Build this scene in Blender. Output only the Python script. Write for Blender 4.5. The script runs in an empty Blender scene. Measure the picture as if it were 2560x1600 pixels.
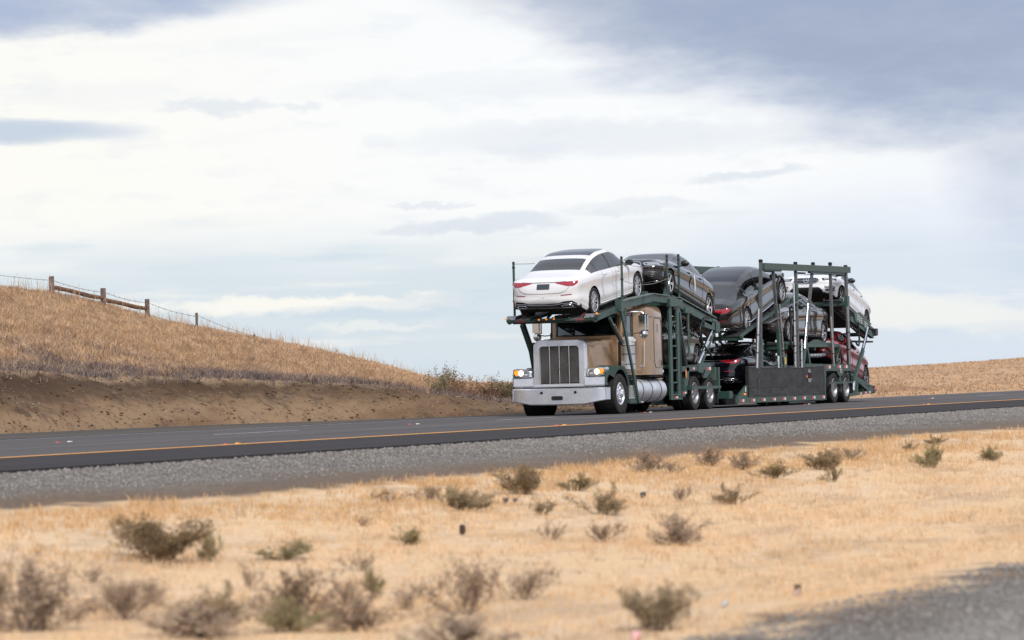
import bpy, bmesh, math, random
import numpy as np
from mathutils import Vector, Matrix, noise, Euler

R = math.radians
rng = np.random.default_rng(7)
random.seed(7)
sc = bpy.context.scene
COL = sc.collection

# ------------------------------------------------------------------ camera, world, sun, exposure
AL = R(21.2)
CAM_H = .887                                  # above the carriageway
RHO = math.atan(.025)
PIT = R(.933)
fw0 = Vector((math.cos(AL), math.sin(AL), 0)); rt0 = Vector((math.sin(AL), -math.cos(AL), 0)); up0 = Vector((0, 0, 1))
fw = fw0 * math.cos(PIT) + up0 * math.sin(PIT); u1 = -fw0 * math.sin(PIT) + up0 * math.cos(PIT)
rt = rt0 * math.cos(RHO) - u1 * math.sin(RHO); up = u1 * math.cos(RHO) + rt0 * math.sin(RHO)
cam = bpy.data.cameras.new('camera'); camo = bpy.data.objects.new('camera', cam); COL.objects.link(camo)
mw = Matrix((rt, up, -fw)).transposed().to_4x4(); mw.translation = Vector((0, 0, CAM_H)); camo.matrix_world = mw
cam.sensor_width = 36; cam.lens = 9415 / 2560 * 36; cam.clip_end = 9000; cam.clip_start = .5
cam.dof.use_dof = True; cam.dof.focus_distance = 97; cam.dof.aperture_fstop = 2.9
sc.camera = camo
sc.view_settings.view_transform = 'Standard'; sc.view_settings.look = 'None'
sc.view_settings.exposure = 0.5; sc.view_settings.gamma = 1

SUN_EL, SUN_AZ = R(42), R(222)                # sun stands behind and left of the photographer
wd = bpy.data.worlds.new('World'); sc.world = wd; wd.use_nodes = True
NT = wd.node_tree; NT.nodes.clear()


class G:
    """tiny node-graph helper"""
    def __init__(s, nt): s.nt = nt
    def n(s, t, **kw):
        o = s.nt.nodes.new(t)
        for k, v in kw.items(): setattr(o, k, v)
        return o
    def put(s, sock, v):
        if isinstance(v, bpy.types.NodeSocket): s.nt.links.new(v, sock)
        elif isinstance(v, (tuple, list)) and len(v) == 3 and sock.type == 'RGBA': sock.default_value = (*v, 1)
        else: sock.default_value = v
    def m(s, op, a, b=0., c=None, clamp=False):
        o = s.n('ShaderNodeMath', operation=op, use_clamp=clamp); s.put(o.inputs[0], a); s.put(o.inputs[1], b)
        if c is not None: s.put(o.inputs[2], c)
        return o.outputs[0]
    def mix(s, f, a, b, blend='MIX'):
        o = s.n('ShaderNodeMix', data_type='RGBA', blend_type=blend)
        s.put(o.inputs[0], f); s.put(o.inputs[6], a); s.put(o.inputs[7], b); return o.outputs[2]
    def noise(s, vec, scale, detail=4, rough=.55, dist=0, dim='3D'):
        o = s.n('ShaderNodeTexNoise', noise_dimensions=dim)
        if vec is not None: s.nt.links.new(vec, o.inputs['Vector'])
        o.inputs['Scale'].default_value = scale; o.inputs['Detail'].default_value = detail
        o.inputs['Roughness'].default_value = rough; o.inputs['Distortion'].default_value = dist
        return o.outputs['Fac']
    def ss(s, v, a, b):                        # smoothstep a..b
        o = s.n('ShaderNodeMapRange', interpolation_type='SMOOTHSTEP')
        s.put(o.inputs['Value'], v); s.put(o.inputs['From Min'], a); s.put(o.inputs['From Max'], b); return o.outputs['Result']
    def comb(s, x, y, z):
        o = s.n('ShaderNodeCombineXYZ'); s.put(o.inputs[0], x); s.put(o.inputs[1], y); s.put(o.inputs[2], z); return o.outputs[0]
    def sep(s, v):
        o = s.n('ShaderNodeSeparateXYZ'); s.put(o.inputs[0], v); return o.outputs


g = G(NT)
sky = g.n('ShaderNodeTexSky', sky_type='NISHITA'); sky.sun_disc = False
sky.sun_elevation = SUN_EL; sky.sun_rotation = R(90) - SUN_AZ
tc = g.n('ShaderNodeTexCoord').outputs['Generated']
x, y, z = g.sep(tc)
az = g.m('ARCTAN2', y, x); el = g.m('ARCSINE', z)
KX = g.m('MULTIPLY', g.m('SUBTRACT', AL, az), 9.415)   # about 1 per 6 degrees
KY = g.m('MULTIPLY', el, 9.415)
cc = g.comb(KX, g.m('MULTIPLY', KY, 3.0), 0)
n1 = g.noise(cc, 1.3, 5, .55); n2 = g.noise(cc, 4.5, 5, .6); n3 = g.noise(g.comb(KX, g.m('MULTIPLY', KY, 9.), 3), 1.6, 5, .55)
c1 = g.m('SUBTRACT', n1, .5); c2 = g.m('SUBTRACT', n2, .5); c3 = g.m('SUBTRACT', n3, .5)
WX = g.m('ADD', KX, g.m('MULTIPLY', c1, .45)); WY = g.m('ADD', KY, g.m('ADD', g.m('MULTIPLY', c1, .20), g.m('MULTIPLY', c2, .07)))
n5 = g.noise(g.comb(KX, g.m('MULTIPLY', KY, 2.2), 7), 9, 5, .65); c5 = g.m('SUBTRACT', n5, .5)
WY2 = g.m('ADD', KY, g.m('ADD', g.m('MULTIPLY', c2, .05), g.m('MULTIPLY', c5, .075)))
KX2 = g.m('ADD', KX, g.m('MULTIPLY', c2, .30))


def blob(cx, cy, rx, ry, a=0., soft=1., wx=None, wy=None):
    X = g.m('SUBTRACT', wx or WX, cx); Y = g.m('SUBTRACT', wy or WY, cy)
    ca, sa = math.cos(a), math.sin(a)
    P = g.m('DIVIDE', g.m('ADD', g.m('MULTIPLY', X, ca), g.m('MULTIPLY', Y, sa)), rx)
    Q = g.m('DIVIDE', g.m('SUBTRACT', g.m('MULTIPLY', Y, ca), g.m('MULTIPLY', X, sa)), ry)
    d = g.m('ADD', g.m('MULTIPLY', P, P), g.m('MULTIPLY', Q, Q))
    return g.m('SUBTRACT', 1., g.ss(d, .35 / (1 + soft), 1. + soft))


# base: pale blue low down, bright veil above, large soft grey-blue cloud banks (they go on all round)
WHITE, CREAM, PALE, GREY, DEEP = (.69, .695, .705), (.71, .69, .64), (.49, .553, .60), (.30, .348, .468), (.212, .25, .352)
HIGH = (.47, .535, .66)  # unseen upper cloud, kept brighter than the grey banks to light the ground
colr = g.mix(g.ss(g.m('ADD', WY, g.m('MULTIPLY', c3, .16)), .24, .46), PALE, WHITE)
colr = g.mix(g.m('MULTIPLY', g.m('SUBTRACT', 1., g.ss(KX, -1.4, .2)), g.m('MULTIPLY', g.ss(KY, .3, .45), .75)), colr, CREAM)
colr = g.mix(g.m('MULTIPLY', g.m('ADD', g.ss(c2, .02, .16), g.ss(n3, .5, .75)), .16), colr, (.47, .51, .60))
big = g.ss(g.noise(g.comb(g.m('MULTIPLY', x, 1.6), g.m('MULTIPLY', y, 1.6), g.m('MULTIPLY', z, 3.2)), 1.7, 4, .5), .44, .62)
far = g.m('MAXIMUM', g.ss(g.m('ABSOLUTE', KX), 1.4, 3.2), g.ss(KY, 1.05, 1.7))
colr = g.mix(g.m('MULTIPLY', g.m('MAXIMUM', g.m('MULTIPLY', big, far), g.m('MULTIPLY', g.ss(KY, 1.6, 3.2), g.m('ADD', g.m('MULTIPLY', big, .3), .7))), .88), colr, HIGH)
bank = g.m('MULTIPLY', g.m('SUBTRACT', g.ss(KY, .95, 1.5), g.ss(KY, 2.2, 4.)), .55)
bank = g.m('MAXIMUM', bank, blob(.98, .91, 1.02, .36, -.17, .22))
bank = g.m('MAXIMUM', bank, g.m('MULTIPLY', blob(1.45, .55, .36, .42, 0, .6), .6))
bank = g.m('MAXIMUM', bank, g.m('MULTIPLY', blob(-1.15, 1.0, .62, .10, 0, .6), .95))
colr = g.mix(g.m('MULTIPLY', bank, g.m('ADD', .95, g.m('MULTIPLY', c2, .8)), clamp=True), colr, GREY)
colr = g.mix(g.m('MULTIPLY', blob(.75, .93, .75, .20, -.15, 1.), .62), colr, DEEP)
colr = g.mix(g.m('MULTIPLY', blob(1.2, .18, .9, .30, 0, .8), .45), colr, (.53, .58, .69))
# separate small clouds and bright streaks
st = blob(-1.34, .650, .40, .034, -.02, .7, KX, g.m('ADD', KY, g.m('ADD', g.m('MULTIPLY', c3, .07), g.m('MULTIPLY', c5, .02))))
st = g.m('MAXIMUM', g.m('MULTIPLY', blob(-.72, .70, .14, .018, -.02, .9, KX2, WY2), .42), st)
st = g.m('MAXIMUM', g.m('MULTIPLY', blob(-.52, .70, .05, .012, 0, .9, KX2, WY2), .30), st)
st = g.m('MAXIMUM', g.m('MULTIPLY', blob(-.06, .395, .20, .020, .05, .9, KX2, WY2), .50), st)
st = g.m('MAXIMUM', g.m('MULTIPLY', blob(-.22, .385, .12, .012, .0, .9, KX2, WY2), .40), st)
st = g.m('MAXIMUM', g.m('MULTIPLY', blob(.33, .43, .14, .016, 0, .9, KX2, WY2), .28), st)
st = g.m('MAXIMUM', g.m('MULTIPLY', blob(-.20, .445, .10, .007, 0, .9, KX2, WY2), .35), st)
st = g.m('MAXIMUM', g.m('MULTIPLY', blob(.60, .50, .14, .014, .07, .8, KX2, WY2), .45), st)
st = g.m('MAXIMUM', g.m('MULTIPLY', blob(.25, .60, .48, .045, 0, 1., KX2, WY2), .30), st)
st = g.m('MAXIMUM', g.m('MULTIPLY', blob(.05, .74, .5, .03, 0, 1., KX2, WY2), .16), st)
colr = g.mix(g.m('MULTIPLY', st, .8), colr, (.335, .405, .515))
wsx = blob(-.52, .205, .36, .022, .01, .8, KX, WY2)
wsx = g.m('MAXIMUM', wsx, g.m('MULTIPLY', blob(-.35, .145, .16, .010, 0, .8, KX, WY2), .45))
wsx = g.m('MAXIMUM', wsx, g.m('MULTIPLY', blob(-.95, .215, .12, .010, 0, .8, KX, WY2), .8))
wsx = g.m('MAXIMUM', wsx, g.m('MULTIPLY', blob(1.0, .15, .35, .045, -.1, 1., KX, WY2), .7))
wsx = g.m('MAXIMUM', wsx, g.m('MULTIPLY', g.m('MULTIPLY', g.ss(n3, .56, .70), g.m('SUBTRACT', 1., g.ss(KY, .25, .4))), .5))
colr = g.mix(wsx, colr, (.69, .68, .645))
streak = g.m('MULTIPLY', g.m('SUBTRACT', 1., g.ss(KY, .3, .55)), g.m('MULTIPLY', g.ss(n3, .45, .3), .35))
colr = g.mix(streak, colr, (.40, .485, .575))
# below the horizon the dome is plain ground colour; the ground sheet covers it
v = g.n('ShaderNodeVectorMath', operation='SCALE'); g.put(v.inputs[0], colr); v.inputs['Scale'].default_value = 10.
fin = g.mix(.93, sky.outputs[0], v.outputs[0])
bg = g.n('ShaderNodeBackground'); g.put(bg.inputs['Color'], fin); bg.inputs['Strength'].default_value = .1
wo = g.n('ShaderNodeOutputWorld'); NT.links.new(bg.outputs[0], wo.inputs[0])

sl = bpy.data.lights.new('sun', 'SUN'); sl.energy = 2.6; sl.angle = R(12); sl.color = (1, .93, .84)
so = bpy.data.objects.new('sun', sl); COL.objects.link(so)
sd = Vector((math.cos(SUN_EL) * math.cos(SUN_AZ), math.cos(SUN_EL) * math.sin(SUN_AZ), math.sin(SUN_EL)))
so.rotation_euler = sd.to_track_quat('Z', 'Y').to_euler(); so.location = (0, 0, 60)

# ------------------------------------------------------------------ materials
MATS = {}


def mat(name, color, rough=.5, metal=0., coat=0., var=0., vscale=4., bump=0., bscale=30., emit=None, alt=None, spec=.5, dist=0., alpha=1.):
    if name in MATS: return MATS[name]
    m = bpy.data.materials.new(name); m.use_nodes = True; nt = m.node_tree; q = G(nt)
    b = nt.nodes['Principled BSDF']; b.inputs['Base Color'].default_value = (*color, 1)
    b.inputs['Roughness'].default_value = rough; b.inputs['Metallic'].default_value = metal
    b.inputs['Coat Weight'].default_value = coat; b.inputs['Coat Roughness'].default_value = .03
    b.inputs['Specular IOR Level'].default_value = spec
    b.inputs['Alpha'].default_value = alpha
    if var or bump or alt:
        t = q.n('ShaderNodeTexCoord').outputs['Object']
        if var or alt:
            f = q.ss(q.noise(t, vscale, 5, .6, dist), .35, .65)
            c2 = alt or tuple(c * (1 - var) for c in color)
            q.put(b.inputs['Base Color'], q.mix(f, color, c2))
            if var: q.put(b.inputs['Roughness'], q.m('ADD', q.m('MULTIPLY', f, .12), rough))
        if bump:
            bp = q.n('ShaderNodeBump'); bp.inputs['Strength'].default_value = bump; bp.inputs['Distance'].default_value = .02
            q.put(bp.inputs['Height'], q.noise(t, bscale, 4, .6)); nt.links.new(bp.outputs[0], b.inputs['Normal'])
    if emit:
        b.inputs['Emission Color'].default_value = (*emit[0], 1); b.inputs['Emission Strength'].default_value = emit[1]
    MATS[name] = m; return m


green = mat('green_steel', (.018, .050, .041), .38, 0, .1, .35, 3., alt=(.030, .062, .052))
greend = mat('green_steel_worn', (.034, .066, .055), .5, 0, 0, .4, 6., alt=(.058, .082, .07))
chrome = mat('chrome', (.78, .79, .82), .12, 1., var=.12, vscale=5)
alu = mat('polished_aluminium', (.74, .75, .80), .33, .72, var=.16, vscale=3, bump=.05, bscale=9)
alud = mat('dull_aluminium', (.36, .36, .38), .42, 1., var=.25, vscale=5)
steel = mat('grey_steel', (.085, .085, .095), .5, .6, var=.3, vscale=5)
black = mat('black_plastic', (.012, .012, .014), .45)
dark = mat('underbody_black', (.006, .006, .007), .8)
brightb = mat('bumper_chrome', (.80, .83, .90), .22, .78, var=.25, vscale=2.2, bump=.06, bscale=5)
flange = mat('green_flange_lit', (.12, .165, .15), .45, var=.3, vscale=4)  # paler green: light falling on the top edges is put into the colour
rubber = mat('tyre_rubber', (.013, .012, .012), .75, var=.3, vscale=9)
beige = mat('beige_truck_paint', (.33, .205, .115), .28, .3, .6, .12, 1.4, alt=(.27, .165, .09))
glass = mat('dark_glass', (.012, .016, .022), .04, 0, 0, spec=.8)
glassl = mat('light_tinted_glass', (.06, .075, .085), .05, 0, 0, spec=.9)


def see_through(name, tint, gl=.6):
    m = bpy.data.materials.new(name); m.use_nodes = True; nt = m.node_tree; nt.nodes.clear(); q = G(nt)
    tr_ = q.n('ShaderNodeBsdfTransparent'); tr_.inputs[0].default_value = (*tint, 1); gs = q.n('ShaderNodeBsdfGlossy'); gs.inputs['Roughness'].default_value = .02; gs.inputs[0].default_value = (gl, gl, gl, 1)
    fr = q.n('ShaderNodeFresnel'); fr.inputs[0].default_value = 1.9; mx = q.n('ShaderNodeMixShader'); out = q.n('ShaderNodeOutputMaterial')
    nt.links.new(fr.outputs[0], mx.inputs[0]); nt.links.new(tr_.outputs[0], mx.inputs[1]); nt.links.new(gs.outputs[0], mx.inputs[2]); nt.links.new(mx.outputs[0], out.inputs[0]); MATS[name] = m; return m


carglass = see_through('car_window_glass', (.74, .79, .80), 1.)
rearglass = see_through('rear_window_glass', (.60, .63, .66), 1.)
seatm = mat('seat_leather', (.10, .085, .075), .6); seatl = mat('seat_leather_light', (.26, .23, .20), .6)
wglass = mat('windscreen_glass', (.004, .006, .007), .06, spec=.45)
amber = mat('amber_lens', (.8, .22, .01), .3, emit=((1., .28, .015), .7))
lamp = mat('headlamp_on', (1, .9, .75), .3, emit=((1., .86, .66), 2.))
lens = mat('clear_lens', (.45, .48, .52), .08, .6)
redl = mat('red_lens', (.30, .006, .02), .12, coat=1.)
redm = mat('red_marker_on', (.8, .03, .02), .3, emit=((1, .08, .04), .7))
redt = mat('red_reflective_tape', (.48, .07, .07), .45)
whitet = mat('white_reflective_tape', (.62, .62, .60), .45)
tarpm = mat('black_mesh_tarp', (.036, .034, .037), .75, var=.35, vscale=3., bump=.5, bscale=14)
wood = mat('weathered_post_wood', (.16, .115, .10), .9, var=.5, vscale=9, bump=.6, bscale=30)
wood2 = mat('rotten_rail_wood', (.20, .10, .055), .9, bump=.6, bscale=30, alt=(.06, .035, .025), vscale=8)
wire = mat('rusty_wire', (.06, .045, .04), .7)
cable = mat('chain_steel', (.30, .27, .22), .5, .6)


def paint(name, c, metal=.3): return mat(name, c, .25, metal, 1.)


pearl = mat('pearl_white_paint', (.66, .65, .665), .3, 0., 1.)
white2 = mat('polar_white_paint', (.68, .69, .73), .3, 0., 1.)
graphite = mat('graphite_paint', (.046, .039, .040), .12, .9, 1.)
bronze = mat('dark_bronze_paint', (.036, .030, .033), .11, .9, 1.)
seleni = mat('grey_brown_paint', (.095, .086, .078), .14, .9, 1.)
pewter = mat('pewter_paint', (.16, .15, .135), .2, .8, 1.)
obsid = mat('obsidian_black_paint', (.003, .0035, .006), .1, .2, .8)
redp = mat('wine_red_paint', (.33, .018, .025), .2, .5, 1.)


# ------------------------------------------------------------------ mesh helpers
class MB:
    def __init__(s): s.v = []; s.f = []

    def add(s, vs, fs):
        k = len(s.v); s.v += [tuple(p) for p in vs]; s.f += [tuple(i + k for i in f) for f in fs]; return s

    def box(s, c, d, rot=None, bev=0.):
        hx, hy, hz = (q / 2 for q in d)
        if bev:
            bm = bmesh.new(); bmesh.ops.create_cube(bm, size=1)
            bmesh.ops.scale(bm, vec=d, verts=bm.verts); bmesh.ops.bevel(bm, geom=bm.edges[:], offset=bev, segments=2, affect='EDGES')
            vs = [v.co.copy() for v in bm.verts]; bm.verts.index_update(); fs = [[v.index for v in f.verts] for f in bm.faces]; bm.free()
        else:
            vs = [Vector((a * hx, b * hy, e * hz)) for a in (-1, 1) for b in (-1, 1) for e in (-1, 1)]
            fs = [(0, 1, 3, 2), (4, 6, 7, 5), (0, 4, 5, 1), (2, 3, 7, 6), (0, 2, 6, 4), (1, 5, 7, 3)]
        if rot: 
            e = Euler(rot); vs = [(lambda w: (w.rotate(e), w)[1])(Vector(w)) for w in vs]
        return s.add([w + Vector(c) for w in vs], fs)

    def beam(s, p, q, w, h):
        """bar from p to q; w lateral (y) width, h thickness across in the x-z plane"""
        p, q = Vector(p), Vector(q); d = (q - p)
        L = d.length; d.normalize()
        side = Vector((0, 1, 0)) if abs(d.y) < .9 else Vector((1, 0, 0))
        n = d.cross(side).normalized(); side = n.cross(d).normalized()
        vs = [c + side * a * w / 2 + n * b * h / 2 for c in (p, q) for a, b in ((-1, -1), (1, -1), (1, 1), (-1, 1))]
        return s.add(vs, [(0, 1, 2, 3), (7, 6, 5, 4), (0, 4, 5, 1), (1, 5, 6, 2), (2, 6, 7, 3), (3, 7, 4, 0)])

    def tube(s, pts, r, n=8, cap=True):
        pts = [Vector(p) for p in pts]; k = len(s.v); prev = None
        for i, p in enumerate(pts):
            d = (pts[min(i + 1, len(pts) - 1)] - pts[max(i - 1, 0)]).normalized()
            a = Vector((0, 1, 0)) if abs(d.y) < .9 else Vector((1, 0, 0))
            if prev is not None and (prev - d * prev.dot(d)).length > .1: a = prev
            a = (a - d * a.dot(d)).normalized(); prev = a; b = d.cross(a)
            rr = r[i] if isinstance(r, (list, tuple)) else r
            for j in range(n):
                t = 2 * math.pi * j / n; s.v.append(tuple(p + a * math.cos(t) * rr + b * math.sin(t) * rr))
        for i in range(len(pts) - 1):
            for j in range(n):
                s.f.append((k + i * n + j, k + i * n + (j + 1) % n, k + (i + 1) * n + (j + 1) % n, k + (i + 1) * n + j))
        if cap: s.f += [tuple(k + j for j in range(n))[::-1], tuple(k + (len(pts) - 1) * n + j for j in range(n))]
        return s

    def lathe_y(s, prof, n=32, c=(0, 0, 0)):
        """profile (radius, y) spun about the y axis"""
        k = len(s.v)
        for (r, yy) in prof:
            for j in range(n):
                t = 2 * math.pi * j / n; s.v.append((c[0] + r * math.cos(t), c[1] + yy, c[2] + r * math.sin(t)))
        for i in range(len(prof) - 1):
            for j in range(n):
                s.f.append((k + i * n + j, k + (i + 1) * n + j, k + (i + 1) * n + (j + 1) % n, k + i * n + (j + 1) % n))
        return s

    def prism(s, poly, y0, y1):
        """polygon in x-z pushed from y0 to y1"""
        n = len(poly)
        return s.add([(a, y0, b) for a, b in poly] + [(a, y1, b) for a, b in poly],
                     [tuple(range(n)), tuple(range(n, 2 * n))[::-1]] + [(i, i + n, (i + 1) % n + n, (i + 1) % n) for i in range(n)])

    def prism_x(s, poly, x0, x1):
        n = len(poly)
        return s.add([(x0, a, b) for a, b in poly] + [(x1, a, b) for a, b in poly],
                     [tuple(range(n)), tuple(range(n, 2 * n))[::-1]] + [(i, i + n, (i + 1) % n + n, (i + 1) % n) for i in range(n)])

    def mesh(s, name, m, smooth=False):
        me = bpy.data.meshes.new(name); me.from_pydata(s.v, [], s.f)
        for q in (m if isinstance(m, (list, tuple)) else [m]): me.materials.append(q)
        bm = bmesh.new(); bm.from_mesh(me); bmesh.ops.recalc_face_normals(bm, faces=bm.faces[:]); bm.to_mesh(me); bm.free()
        if smooth:
            me.polygons.foreach_set('use_smooth', [True] * len(me.polygons))
            if smooth is not True:
                me.set_sharp_from_angle(angle=R(smooth))
        me.update(); return me

    def build(s, name, m, parent=None, smooth=False, loc=None):
        return obj(name, s.mesh(name, m, smooth), parent, loc)


def obj(name, me, parent=None, loc=None, rot=None):
    o = bpy.data.objects.new(name, me); COL.objects.link(o)
    if parent: o.parent = parent
    if loc is not None: o.location = loc
    if rot is not None: o.rotation_euler = rot
    return o


def tag(o, label=None, cat=None, group=None, kind=None):
    for k, v in (('label', label), ('category', cat), ('group', group), ('kind', kind)):
        if v: o[k] = v
    return o


def empty(name, loc=(0, 0, 0), rot=(0, 0, 0), parent=None):
    o = bpy.data.objects.new(name, None); COL.objects.link(o); o.location = loc; o.rotation_euler = rot
    o.empty_display_size = .2
    if parent: o.parent = parent
    return o


def I(v, xs, ys): return float(np.interp(v, xs, ys))


def sm(xs, ys):
    """smooth (monotone cubic) curve through points"""
    xs = np.array(xs, float); ys = np.array(ys, float); h = np.diff(xs); d = np.diff(ys) / h
    m = np.zeros(len(xs)); m[0] = d[0]; m[-1] = d[-1]
    for i in range(1, len(xs) - 1):
        if d[i - 1] * d[i] > 0:
            w1 = 2 * h[i] + h[i - 1]; w2 = h[i] + 2 * h[i - 1]; m[i] = (w1 + w2) / (w1 / d[i - 1] + w2 / d[i])

    def f(v):
        v = min(max(v, xs[0]), xs[-1]); i = min(int(np.searchsorted(xs, v, side='right')) - 1, len(xs) - 2); i = max(i, 0)
        t = (v - xs[i]) / h[i]
        return float((2 * t ** 3 - 3 * t ** 2 + 1) * ys[i] + (t ** 3 - 2 * t ** 2 + t) * h[i] * m[i] + (-2 * t ** 3 + 3 * t ** 2) * ys[i + 1] + (t ** 3 - t ** 2) * h[i] * m[i + 1])
    return f


# ------------------------------------------------------------------ terrain
BX = [60, 79, 84, 88, 93, 99, 105, 400]; BY = [41., 40.8, 40., 38.3, 36.4, 36.0, 35.9, 35.9]        # foot of the cut bank
CX = [60, 78.6, 83.6, 87, 89.7, 91.9, 94.4, 99.8, 105, 116, 140, 237, 400]; CZ = [1.6, 1.45, 1.18, 1.14, .96, .90, .64, .20, .10, .08, .08, .3, .45]
HX = [60, 103, 106.5, 110, 113.2, 117.2, 121.7, 127.3, 132.9, 136.8, 139.3, 143, 150, 175, 202, 221, 238, 300, 500]
HZ = [4.9, 4.18, 4.04, 3.74, 3.32, 2.98, 2.66, 2.18, 1.62, 1.15, .92, .78, .76, .88, 1.1, 1.3, 1.56, 2.2, 3.8]
MY = [0, 6, 9, 12, 17.2, 21.2]; MZ = [-.62, -.60, -.72, -.62, -.22, -.03]
NEAR_EDGE = 21.25


def bank_foot(x): return I(x, BX, BY)


def c57(f): return f + 2.6


def ground_z(x, y):
    if y < NEAR_EDGE:
        z = I(y, MY, MZ)
        if y > 3: z += .025 * noise.noise(Vector((x * .5, y * .5, 0))) * min(1, (NEAR_EDGE - y) / 2)
        return z
    f = bank_foot(x)
    if y < f: return -.06
    cz = I(x, CX, CZ); hz = I(x * 57 / max(y, c57(f)), HX, HZ); n = noise.noise(Vector((x * .7, y * .7, 2)))
    n2 = noise.noise(Vector((x * 2.3, y * 2.3, 5)))
    c = f + 2.6 + .5 * noise.noise(Vector((x * .25, 0, 9))) + .35 * noise.noise(Vector((x * 1.1, 0, 3)))
    if y < c:
        n2 += .9 * max(0, noise.noise(Vector((x * 1.1 + y * .9, y * .35, 14)))) * -1 + .5 * noise.noise(Vector((x * 3.1, y * 4.1, 6)))
        t = (y - f) / (c - f); return -.02 + cz * (t ** .85) + (.12 * n + .13 * n2) * min(1, cz) * math.sin(math.pi * min(t + .1, 1))
    if y < 57:
        t = (y - c) / (57 - c); return cz + (hz - cz) * (t * .8 + .2 * t * t) + (.10 * n + .03 * n2) * math.sin(math.pi * t)
    d = y - 57                                     # beyond the crest the land stays just below it
    return I(x * 57 / y, HX, HZ) + .10 * n * min(1, d / 10) - .006 * min(d, 300) - (.12 * min(d, 25) * I(x, [60, 139], [.6, .3]) if x < 139 else 0)


def axis_vals(segs):
    out = []
    for a, b, st in segs:
        k = max(1, int(round((b - a) / st))); out += [a + (b - a) * i / k for i in range(k)]
    out.append(segs[-1][1]); return out


xs = axis_vals([(-1500, -60, 120), (-60, 5, 6), (5, 65, .4), (65, 150, .3), (150, 260, 1.), (260, 600, 10), (600, 6000, 200)])
ys = axis_vals([(-2500, -100, 150), (-100, 0, 10), (0, 4, .5), (4, 21.2, .25), (21.2, 35.8, 1.8), (35.8, 46, .2), (46, 60, .4), (60, 140, 4), (140, 800, 40), (800, 6000, 400)])
nx, ny = len(xs), len(ys)
V = np.empty((nx * ny, 3), np.float32); zone = np.zeros((nx * ny, 3), np.float32)
k = 0
for a in xs:
    f = bank_foot(a); cbase = f + 2.6 + .5 * noise.noise(Vector((a * .25, 0, 9)))
    for b in ys:
        V[k] = (a, b, ground_z(a, b))
        e = .45 * noise.noise(Vector((a * .45, b * .2, 0))) + .25 * noise.noise(Vector((a * 1.7, b * 1.7, 4)))
        if b < NEAR_EDGE + .2:
            e2 = .5 * noise.noise(Vector((a * 2.2, b * 3.0, 7))) + .35 * noise.noise(Vector((a * 4.5, b * 5.0, 9)))
            zone[k, 0] = min(1, max(0, (b - 16.95 - e - e2 * .5) / .25)) if b > 12 else min(1, max(0, (7.25 + e * 1.6 + e2 * 1.6 - b) / .35))    # gravel
            zone[k, 1] = min(1, max(0, (19.3 + e * 2.2 + e2 - b) / 1.6)) if b > 12 else min(1, max(0, (b + e * 2.5 - 5.9) / .7))   # its dirt fringe
        else:
            if a < 112:
                w = min(1, max(0, (112 - a) / 5)); zone[k, 2] = w * min(1, max(0, (cbase + e * .9 - b) / .3))
            else:
                zone[k, 2] = 0
        k += 1
me = bpy.data.meshes.new('ground')
ii = (np.arange(nx - 1)[:, None] * ny + np.arange(ny - 1)[None, :]).ravel()
F4 = np.stack([ii, ii + ny, ii + ny + 1, ii + 1], 1).astype(np.int32)


def np_mesh(me, V, F):
    n, c = F.shape
    me.vertices.add(len(V)); me.vertices.foreach_set('co', V.astype(np.float32).ravel())
    me.loops.add(n * c); me.loops.foreach_set('vertex_index', F.astype(np.int32).ravel())
    me.polygons.add(n); me.polygons.foreach_set('loop_start', np.arange(0, n * c, c, dtype=np.int32))
    me.update(calc_edges=True)


np_mesh(me, V, F4)
me.polygons.foreach_set('use_smooth', [True] * len(me.polygons))
at = me.attributes.new('zone', 'FLOAT_VECTOR', 'POINT'); at.data.foreach_set('vector', zone.ravel())
gm = bpy.data.materials.new('dry_ground'); gm.use_nodes = True; nt = gm.node_tree; q = G(nt)
b = nt.nodes['Principled BSDF']; b.inputs['Roughness'].default_value = .95; b.inputs['Specular IOR Level'].default_value = .15
pos = q.n('ShaderNodeNewGeometry').outputs['Position']
an = q.n('ShaderNodeAttribute'); an.attribute_name = 'zone'
gz, fz, dz = q.sep(an.outputs['Vector'])
px, py_, pz = q.sep(pos)
low = q.comb(q.m('MULTIPLY', px, .35), py_, pz)
nA = q.noise(low, .55, 4, .6); nB = q.noise(pos, 3.2, 5, .65); nC = q.noise(pos, 14, 4, .7); nD = q.noise(pos, 38, 3, .7)
straw = q.mix(q.ss(nA, .38, .64), (.66, .49, .33), (.67, .47, .285))
straw = q.mix(q.m('MULTIPLY', q.ss(q.noise(q.comb(q.m('MULTIPLY', px, .3), py_, 4.), 1.1, 5, .6), .5, .66), .7), straw, (.44, .31, .20))
straw = q.mix(q.m('MULTIPLY', q.ss(nB, .52, .75), .6), straw, (.34, .235, .15))
straw = q.mix(q.m('MULTIPLY', q.ss(nC, .45, .75), .45), straw, (.27, .18, .11))
hill = q.mix(q.ss(nB, .4, .7), (.36, .25, .155), (.22, .155, .11))
hillf = q.ss(py_, 30, 34)
rf = q.mix(q.ss(q.noise(q.comb(px, q.m('MULTIPLY', py_, 2.), pz), .35, 5, .6), .4, .66), (.46, .31, .195), (.36, .24, .155))
hill = q.mix(q.ss(px, 118, 135), hill, rf)
base = q.mix(hillf, straw, hill)
vor = q.n('ShaderNodeTexVoronoi'); vor.inputs['Scale'].default_value = 42.; nt.links.new(pos, vor.inputs['Vector'])
vc = q.sep(vor.outputs['Color'])
grav = q.mix(q.ss(vc[0], .1, .95), (.068, .061, .056), (.26, .24, .222))
grav = q.mix(q.m('MULTIPLY', q.ss(nA, .45, .65), .45), grav, (.095, .077, .066))
grav = q.mix(q.m('MULTIPLY', fz, .8), grav, q.mix(q.ss(nC, .4, .7), (.125, .082, .054), (.21, .152, .105)))
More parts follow.
